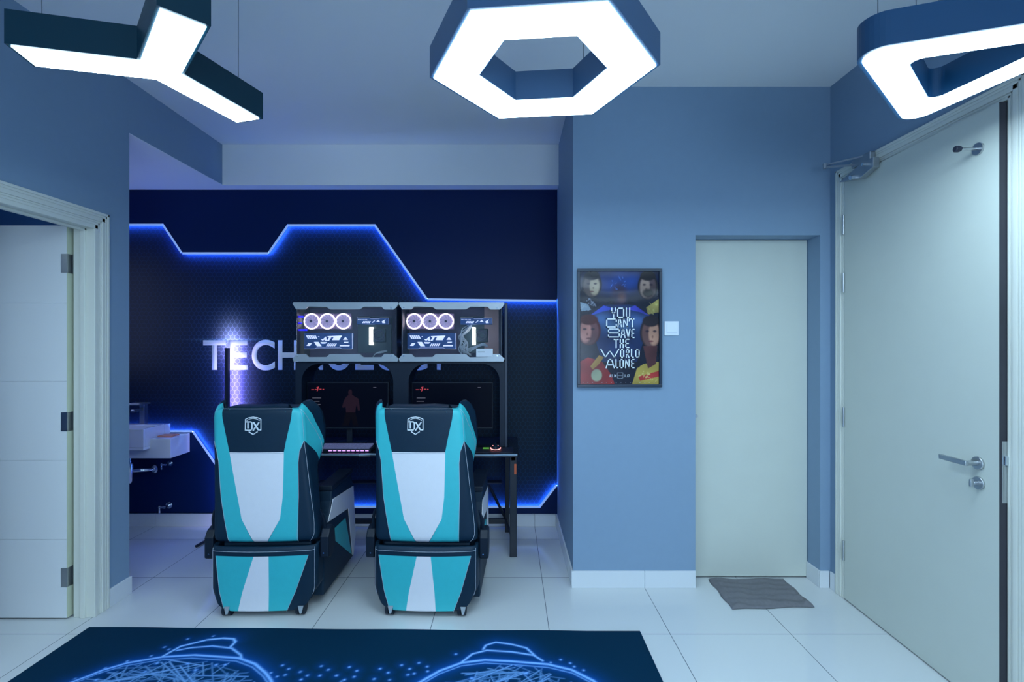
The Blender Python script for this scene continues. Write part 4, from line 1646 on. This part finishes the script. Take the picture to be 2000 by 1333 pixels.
o = MB().box(q0.x, q1.x, 3.612, 3.618, q0.z, q1.z).build('brown_reflection', 'brownreflect', case2)  # brown reflection in the glass, put in as a coloured sheet
off(o, case2.location)
# card standing on the bottom trim of the right case
t = thing('name_card', 'small white printed card standing on the right computer case\'s lower trim', 'card', (P(946, 0, 3.487).x, 3.485, P(0, 692, 3.487).z))
q0, q1 = P(930, 697.5, 3.484), P(962.5, 681.5, 3.484)
MB().box(q0.x, q1.x, 3.484, 3.4865, q0.z, q1.z).build('card', 'paper', t)
b = MB()
for k in range(7):
    q = P(933.5 + k * 1.9, 688, 3.484)
    b.box(q.x, q.x + 0.0045, 3.4832, 3.4839, q.z - 0.002, q.z + 0.0025)
b.build('printed_line', 'ink', t)
settle(t)


# ------------------------------------------------------------------ monitors
def monitor(label, xp, fig):
    Y = 3.60
    q0, q1 = P(xp, 838, Y), P(xp + 159, 747, Y)
    cx_ = (q0.x + q1.x) / 2
    t = thing('monitor', label, 'monitor', (cx_, Y + 0.06, DT), 0, 'monitors inside the hutch')
    MB().box(q0.x, q1.x, Y, Y + 0.03, q0.z, q1.z).build('housing', 'plastic', t, bevel=0.003)
    s_ = MB().box(q0.x + 0.006, q1.x - 0.006, Y - 0.001, Y - 0.0002, q0.z + 0.012, q1.z - 0.006).build('screen', 'screen', t)

    def sc(x, y):
        q = P(x, y, Y - 0.001)
        return (q.x, q.z)
    k = xp - 600
    mk = MB()
    for a in ((608, 761, 614, 761.9), (616, 760.6, 619, 761.6), (624, 760, 628, 761.2), (630, 760.2, 633, 761.4)):
        mk.prism([sc(a[0] + k, a[1]), sc(a[2] + k, a[1]), sc(a[2] + k, a[3] + .3), sc(a[0] + k, a[3] + .3)], 'y', Y - 0.002, Y - 0.0012)
    mk.prism([sc(618 + k, 757), sc(623 + k, 755.5), sc(621 + k, 763), sc(619 + k, 766), sc(620 + k, 759.5)], 'y', Y - 0.002, Y - 0.0012)
    mk.build('red_screen_text', 'redglow', s_)
    mn = MB()
    for y, w in ((777.5, 17), (784, 14), (790, 16), (795, 12)):
        mn.prism([sc(610 + k, y), sc(610 + w + k, y), sc(610 + w + k, y + .9), sc(610 + k, y + .9)], 'y', Y - 0.002, Y - 0.0012)
    mn.prism([sc(729 + k, 757), sc(735 + k, 757), sc(735 + k, 758), sc(729 + k, 758)], 'y', Y - 0.002, Y - 0.0012)
    mn.build('menu_text', 'greyglow', s_)
    if fig:
        fg = MB()
        f1 = [(682, 762), (686, 761), (688, 766), (687, 771), (694, 776), (700, 779), (702, 790), (703, 802), (699, 802), (697, 792), (695, 796), (694, 806), (676, 806), (675, 794), (672, 797), (668, 796), (671, 785), (675, 777), (681, 772), (680, 766)]
        fg.prism([sc(*p) for p in f1], 'y', Y - 0.002, Y - 0.0012)
        fg.build('figure_upper', 'figglow', s_)
        fg = MB()
        f2 = [(676, 806), (694, 806), (700, 832), (690, 832), (686, 815), (681, 832), (668, 832)]
        fg.prism([sc(*p) for p in f2], 'y', Y - 0.002, Y - 0.0012)
        fg.build('figure_lower', 'figdark', s_)
    st = MB()
    st.box(cx_ - 0.02, cx_ + 0.02, Y + 0.03, Y + 0.06, DT + 0.01, q0.z + 0.12)
    st.box(cx_ - 0.11, cx_ + 0.11, Y - 0.06, Y + 0.11, DT + 0.001, DT + 0.012)
    st.build('stand', 'plastic', t, bevel=0.003)
    settle(t)


monitor('dark monitor in the left arch showing a dim standing figure', 600, True)
monitor('dark monitor in the right arch, mostly hidden behind the right chair', 804, False)

# ------------------------------------------------------------------ keyboards, mouse, mats
def keyboard(label, cx_, glow, group=None):
    t = thing('keyboard', label, 'keyboard', (cx_, 3.415, DT), 0, group)
    w = 0.42
    MB().box(cx_ - w / 2, cx_ + w / 2, 3.35, 3.48, DT + 0.001, DT + 0.022).build('keyboard_body', 'plastic', t, bevel=0.004)
    for row in range(5):
        y0 = 3.358 + row * 0.024
        z0 = DT + 0.021 + row * 0.0016
        n = 15
        if row == 0:
            spans = [(0, 1.2), (1.2, 2.4), (2.4, 3.6), (3.6, 9.6), (9.6, 10.8), (10.8, 12), (12, 13), (13, 14), (14, 15)]
        else:
            spans = [(k, k + 1) for k in range(n)]
        for a, c in spans:
            x0 = cx_ - w / 2 + 0.01 + a * 0.0265
            x1 = cx_ - w / 2 + 0.01 + c * 0.0265
            b = MB()
            b.box(x0 + 0.0015, x1 - 0.0015, y0, y0 + 0.020, z0, z0 + 0.010)
            b.build('keycap', 'key', t, bevel=0.0)
    g_ = MB()
    for k in range(13):
        x0 = cx_ - w / 2 + 0.012 + k * 0.031
        if k in (3,):
            continue
        g_.box(x0, x0 + 0.022, 3.3485, 3.3499, DT + 0.008, DT + 0.016)
    g_.build('front_light', 'keyglow', t)
    settle(t)


keyboard('small black keyboard with pale blue backlit keys and violet front light on the desk', P(668, 0, 3.4).x, 1)
ms = MB()
q = P(968, 0, 3.44)
mp = MB().box(-0.42, 0.02, 3.33, 3.50, DT + 0.0003, DT + 0.0035).build('mouse_mat', 'rubber', bevel=0.001)
tag(mp, 'thin black mouse mat at the desk\'s right end', 'mouse mat')
t = thing('computer_mouse', 'black computer mouse with glowing red and white ring at the desk\'s right end', 'mouse', (q.x, 3.44, DT + 0.0035))
b = MB()
vs, fs = [], []
NR, NC = 8, 20
zb = DT + 0.004
for i in range(NR + 1):
    ph = PI / 2 * i / NR
    for j in range(NC):
        th = 2 * PI * j / NC
        vs.append((q.x + 0.032 * math.cos(ph) * math.cos(th), 3.44 + 0.058 * math.cos(ph) * math.sin(th), zb + 0.038 * math.sin(ph) ** 0.8 * (1 - 0.15 * math.sin(th))))
for i in range(NR):
    for j in range(NC):
        fs.append((i * NC + j, i * NC + (j + 1) % NC, (i + 1) * NC + (j + 1) % NC, (i + 1) * NC + j))
fs.append(tuple(range(NC)))
b.add(vs, fs)
b.build('mouse_body', 'plastic', t, smooth=True)
b = MB()
b.tube([(q.x + 0.0345 * math.cos(a), 3.44 + 0.060 * math.sin(a), zb + 0.007) for a in [PI * (0.92 + 1.16 * k / 20) for k in range(21)]], 0.0022, 6)
b.tube([(q.x + 0.018 * math.cos(a), 3.405 + 0.012 * math.sin(a), zb + 0.030) for a in [PI * k / 8 for k in range(9)]], 0.0018, 6)
b.build('light_ring', 'mouseglow', t)
settle(t)
q = P(950, 0, 3.42)
o = MB().box(q.x - 0.026, q.x + 0.018, 3.44, 3.47, DT + 0.0036, DT + 0.010).build('green_tin', 'green', bevel=0.002)
tag(o, 'tiny flat green object beside the glowing mouse', 'small box')

# ------------------------------------------------------------------ floor lamp against the mural
lx_, ly_ = P(443.5, 0, 3.80).x, 3.80
t = thing('floor_lamp', 'slim black upright light bar throwing violet light on the wall behind the left chair', 'floor lamp', (lx_, ly_, 0))
ztop = P(0, 680, 3.80).z
MB().prism([(lx_ - 0.011, ly_ - 0.012), (lx_ + 0.011, ly_ - 0.012), (lx_ + 0.011, ly_ + 0.019), (lx_ + 0.008, ly_ + 0.019), (lx_ + 0.008, ly_ + 0.012), (lx_ - 0.008, ly_ + 0.012),
            (lx_ - 0.008, ly_ + 0.016), (lx_ - 0.011, ly_ + 0.016)], 'z', 0.02, ztop).build('pole', 'blackmetal', t)
MB().box(lx_ - 0.007, lx_ + 0.0075, ly_ + 0.0122, ly_ + 0.0145, 0.1, ztop - 0.01).build('light_strip', 'tube', t)
ft = MB()
g0 = G(383, 1071)
for gx, gy in ((g0[0], g0[1]), (lx_ + 0.18, ly_ - 0.22)):
    ft.tube([(lx_, ly_, 0.03), (gx, gy, 0.012)], 0.010, 8)
ft.build('foot', 'blackmetal', t)
settle(t)

# ================================================================== WASHBASIN
BX1, LXR = -2.665, -2.514
t = thing('washbasin', 'white square ceramic washbasin with side ledge on the mural wall', 'washbasin', (-2.9, 3.94, 0.6))
b = MB()
b.box(-3.30, LXR, 3.684, YB - 0.0315, 0.594, 0.7415)
b.build('ledge', 'porcelain', t, bevel=0.004)
rim = MB()
x0, x1, y0, y1, z0, z1 = -3.18, BX1, 3.6155, 3.905, 0.668, 0.8235
rimw = 0.018
rim.box(x0, x1, y0, y1, z0, z0 + 0.02)
rim.box(x0, x1, y0, y0 + rimw, z0 + 0.02, z1)
rim.box(x0, x1, y1 - 0.07, y1, z0 + 0.02, z1 - 0.004)
rim.box(x0, x0 + rimw, y0 + rimw, y1 - 0.07, z0 + 0.02, z1)
rim.box(x1 - rimw, x1, y0 + rimw, y1 - 0.07, z0 + 0.02, z1)
bo = rim.build('bowl', 'porcelain', t, bevel=0.003)
settle(t)
dr = tag(MB().tube([(BX1 - 0.036, 3.66, 0.80), (BX1 - 0.018, 3.66, 0.80)], 0.01, 14).build('overflow_cap', 'rubber'), 'x', 'x')
dr.parent = bo
dr.data.transform(Matrix.Translation(Vector((2.9, -3.94, -0.6))))
del dr['label'], dr['category']

t = thing('basin_tap', 'square dark chrome mixer tap standing on the washbasin', 'tap', (-2.85, 3.88, 0.8195))
MB().box(-2.875, -2.838, 3.858, 3.898, 0.8195, 0.972).build('tap_body', 'steel', t, bevel=0.003)
MB().box(-2.93, -2.815, 3.78, 3.895, 0.976, 0.988).build('lever', 'steel', t, bevel=0.002)
MB().box(-2.87, -2.843, 3.76, 3.86, 0.925, 0.945).build('spout', 'steel', t, bevel=0.003)
settle(t)

t = thing('basin_drain_pipe', 'chrome bottle trap and waste pipe under the washbasin', 'pipe', (-2.85, 3.9, 0.5))
px_ = P(253, 0, 3.80).x
b = MB()
b.tube([(px_, 3.80, 0.594), (px_, 3.80, 0.50)], 0.014, 16)
b.tube([(px_, 3.80, 0.53), (px_, 3.80, 0.525), (px_, 3.80, 0.40), (px_, 3.80, 0.38)], [0.018, 0.028, 0.028, 0.018], 20)
b.build('bottle_trap', 'chrome', t, smooth=True)
b = MB()
b.tube([(px_, 3.80, 0.47), (px_ + 0.06, 3.83, 0.47), (px_ + 0.10, 3.86, 0.465), (px_ + 0.115, YB - 0.036, 0.46)], 0.014, 14)
b.build('waste_pipe', 'chrome', t, smooth=True)
b = MB()
b.tube([(px_ + 0.113, YB - 0.044, 0.46), (px_ + 0.115, YB - 0.036, 0.46)], [0.024, 0.033], 20)
b.build('wall_flange', 'chrome', t, smooth=True)
settle(t)


def valve(label, x, y, s_):
    YB = 3.908
    q = P(x, y, YB)
    t = thing('angle_valve', label, 'valve', (q.x, YB, q.z))
    b = MB()
    b.tube([(q.x, YB - 0.006, q.z), (q.x, YB - 0.0005, q.z)], 0.026 * s_, 20)
    b.tube([(q.x, YB - 0.06, q.z), (q.x, YB - 0.005, q.z)], 0.010 * s_, 12)
    b.tube([(q.x - 0.045 * s_, YB - 0.055, q.z), (q.x + 0.012, YB - 0.055, q.z)], 0.008 * s_, 12)
    b.build('valve_body', 'chrome', t, smooth=True)
    b = MB()
    b.tube([(q.x - 0.04 * s_, YB - 0.055, q.z + 0.012), (q.x - 0.04 * s_, YB - 0.055, q.z - 0.045 * s_)], 0.007 * s_, 10)
    b.build('spout', 'chrome', t, smooth=True)
    settle(t)


valve('small chrome tap low on the wall just above the skirting', 331, 987, 1.0)
valve('chrome angle valve directly below the basin ledge', 333, 905, 0.8)
q0, q1 = G(0, 2000), None
b = MB()
b.box(-2.66, -2.55, 3.75, 3.84, 0.742, 0.750)
o = b.build('soap_packet', 'pink', bevel=0.003)
tag(o, 'small flat orange-pink packet lying on the basin ledge', 'packet')

# ================================================================== FLOOR THINGS
# carpet with printed glowing figures
KX0, KX1, KY0, KY1 = -2.13, 0.653, 0.75, 2.50


def carpet_colour(X, Y):
    rs = np.random.RandomState(11)
    acc = np.zeros(X.shape)
    halo = np.zeros(X.shape)

    def g5(x, y):
        return G(x * 0.35, 1180 + y * 0.35)

    def g6(x, y):
        return G(650 + x * 0.35, 1180 + y * 0.35)

    def line(pts, w, k=1.0, hw=0.03, hk=0.5):
        nonlocal acc, halo
        d = np.full(X.shape, 9.0)
        for p, q in zip(pts, pts[1:]):
            d = np.minimum(d, seg_dist(X, Y, p, q))
        acc = np.maximum(acc, k * np.exp(-(d / w) ** 2))
        halo = np.maximum(halo, hk * np.exp(-(d / hw)))
    L1 = [g5(*p) for p in [(300, 560), (360, 470), (480, 425), (560, 392), (700, 350), (900, 315), (1080, 303), (1330, 318), (1420, 350), (1480, 400), (1510, 440), (1540, 520)]]
    R1 = [g6(*p) for p in [(420, 560), (480, 450), (540, 415), (600, 380), (720, 335), (850, 318), (1000, 325), (1200, 340), (1330, 370), (1450, 430), (1560, 520)]]
    for ln in (L1, R1):
        line(ln, 0.0075, 0.85, 0.03, 0.8)
        line([(x * 1.0, y - 0.022) for x, y in ln], 0.004, 0.6)
    line([g5(*p) for p in [(900, 312), (1000, 255), (1150, 217), (1240, 208), (1300, 212), (1310, 228), (1280, 258)]], 0.007, 0.95)
    line([g5(*p) for p in [(980, 278), (1060, 262), (1180, 252), (1290, 264), (1340, 300), (1345, 325)]], 0.006, 0.85)
    line([g6(*p) for p in [(720, 332), (780, 285), (860, 264), (1000, 272), (1120, 290), (1170, 320)]], 0.006, 0.9)
    line([g6(*p) for p in [(840, 258), (855, 235), (910, 218), (1000, 230), (1080, 250), (1130, 295)]], 0.006, 0.9)
    # the bodies below: woven web of chords inside two domes
    for cx_, w_, cy_, h_ in ((-1.46, 0.50, 1.86, 0.42), (0.0, 0.41, 1.83, 0.41)):
        c0 = (cx_, cy_)
        pts = []
        for k in range(60):
            a = 2 * PI * k / 60
            pts.append((c0[0] + w_ * math.cos(a), c0[1] + h_ * math.sin(a) * (1 if math.sin(a) > 0 else 1.6)))
        line(pts[30:] + pts[:1], 0.008, 0.7, 0.03, 0.5)
        ang = rs.uniform(-0.6, PI + 0.6, 170)
        for k in range(0, 168, 2):
            def pp(a, f):
                return (c0[0] + w_ * f * math.cos(a), c0[1] + h_ * f * math.sin(a) * (1 if math.sin(a) > 0 else 1.6))
            p, q = pp(ang[k], rs.uniform(.8, .98)), pp(ang[k + 1], rs.uniform(.5, .98))
            d = seg_dist(X, Y, p, q)
            kk = rs.uniform(0.25, 0.75)
            acc = np.maximum(acc, kk * np.exp(-(d / 0.0035) ** 2))
            halo = np.maximum(halo, kk * 0.35 * np.exp(-(d / 0.018)))
        for k in range(46):
            a, f = rs.uniform(0.1, 3.0), rs.uniform(0.6, 0.97)
            p, q = pp(a, f), pp(a + rs.uniform(-.35, .35), f + rs.uniform(-.35, .0))
            d = seg_dist(X, Y, p, q)
            acc = np.maximum(acc, 0.6 * np.exp(-(d / 0.003) ** 2))
        for k in range(40):
            a, f = rs.uniform(0, 2 * PI), math.sqrt(rs.uniform(0, .9))
            p = pp(a, f)
            d = np.hypot(X - p[0], Y - p[1])
            acc = np.maximum(acc, 0.8 * np.exp(-(d / 0.008) ** 2))
            halo = np.maximum(halo, 0.6 * np.exp(-(d / 0.02)))
    dots = [g5(*p) + (1.0,) for p in [(1040, 213), (1185, 196), (910, 260), (935, 272), (835, 310), (700, 340), (575, 380), (545, 408), (1575, 357), (1610, 377), (1675, 393), (1715, 413), (1793, 360), (1832, 380), (1785, 413), (1880, 412), (1950, 364), (1510, 400), (1545, 420), (1590, 411), (1680, 436)]]
    dots += [g6(*p) + (1.0,) for p in [(20, 412), (93, 364), (135, 385), (120, 418), (65, 436), (265, 372), (232, 430), (310, 394), (385, 351), (430, 372), (482, 338), (528, 358), (455, 398), (530, 385), (688, 287), (1270, 314), (1323, 333), (1345, 352), (1397, 372), (1215, 330), (420, 405)]]
    for k in range(120):
        dots.append((rs.uniform(-2.0, 0.5), rs.uniform(0.9, 2.15), 0.7))
    for x, y, k in dots:
        d = np.hypot(X - x, Y - y)
        acc = np.maximum(acc, 0.75 * k * np.exp(-(d / 0.0065) ** 2))
        halo = np.maximum(halo, 0.5 * k * np.exp(-(d / 0.016)))
    halo = np.clip(halo, 0, 1)
    r = 0.0005 + 0.35 * acc ** 1.6 + 0.003 * halo
    g_ = 0.026 + 0.60 * acc ** 1.3 + 0.07 * halo
    bl = 0.062 + 0.95 * acc ** 1.1 + 0.42 * halo
    tx = 1 + 0.06 * np.sin(X * 900) * np.sin(Y * 900)
    return r * tx, g_ * tx, bl * tx


def skew(X, Y):
    z = 0.009 + 0.0012 * np.sin(X * 9) * np.clip((Y - 2.3) * 8, 0, 1)
    return X, Y + (0.018 - (X - KX0) * 0.0137) * np.clip((Y - KY0) / (KY1 - KY0), 0, 1), z


cpt = thing('printed_carpet', 'dark navy carpet printed with two glowing blue figures in front of the chairs', 'carpet', (-0.74, 1.6, 0))
nx_, ny_ = 620, 330
ysn = np.concatenate([np.linspace(KY0, 2.0, 90, endpoint=False), np.linspace(2.0, KY1, 150)])
painted_grid('pile', np.linspace(KX0, KX1, nx_), ysn, carpet_colour, skew, 'carpet', cpt)
b = MB()
b.box(KX0, KX1, KY0, KY1 - 0.012, 0.0005, 0.006)
b.prism([(KX0, KY1 - 0.02), (KX1, KY1 - 0.02), (KX1, KY1 - 0.021), (KX0, KY1 + 0.017)], 'z', 0.0005, 0.006)
b.build('backing', 'rubber', cpt)
settle(cpt)

# towel used as a mat by the closed door
tw = bmesh.new()
c00, c10, c11, c01 = [Vector((*G(*p), 0)) for p in ((1430, 1192), (1590, 1187), (1530, 1133), (1383, 1133))]
NX, NY = 70, 50
gr = []
for j in range(NY + 1):
    row = []
    for i in range(NX + 1):
        u, v = i / NX, j / NY
        p = (c00 * (1 - u) + c10 * u) * (1 - v) + (c01 * (1 - u) + c11 * u) * v
        z = 0.010 + 0.004 * math.sin(9 * (u * 1.2 + v) + 2 * math.sin(4 * v)) * (1 - abs(2 * u - 1) ** 4) + 0.003 * math.sin(21 * u - 8 * v) + 0.0025 * math.sin(34 * v + 6 * u)
        z += 0.014 * math.exp(-((u - 0.95) / 0.07) ** 2) * (1 - v) ** 1.0
        e = min(u, 1 - u, v, 1 - v)
        z = 0.002 + (z - 0.002) * min(1, e * 14) + 0.005 * (1 if e > 0 else 0)
        row.append(tw.verts.new((p.x + 0.004 * math.sin(v * 13), p.y + 0.004 * math.sin(u * 11), max(0.002, z))))
    gr.append(row)
for j in range(NY):
    for i in range(NX):
        f = tw.faces.new((gr[j][i], gr[j][i + 1], gr[j + 1][i + 1], gr[j + 1][i]))
        f.smooth = True
r = bmesh.ops.extrude_face_region(tw, geom=tw.faces[:])
for v in [g_ for g_ in r['geom'] if isinstance(g_, bmesh.types.BMVert)]:
    v.co.z += 0.002
for v in tw.verts:
    v.co.z = max(v.co.z, 0.0005)
bmesh.ops.recalc_face_normals(tw, faces=tw.faces)
me = bpy.data.meshes.new('towel_mat')
tw.to_mesh(me)
tw.free()
me.materials.append(M['towel'])
o = bpy.data.objects.new('towel_mat', me)
COL.objects.link(o)
tag(o, 'crumpled grey towel laid as a mat before the closed door', 'towel')
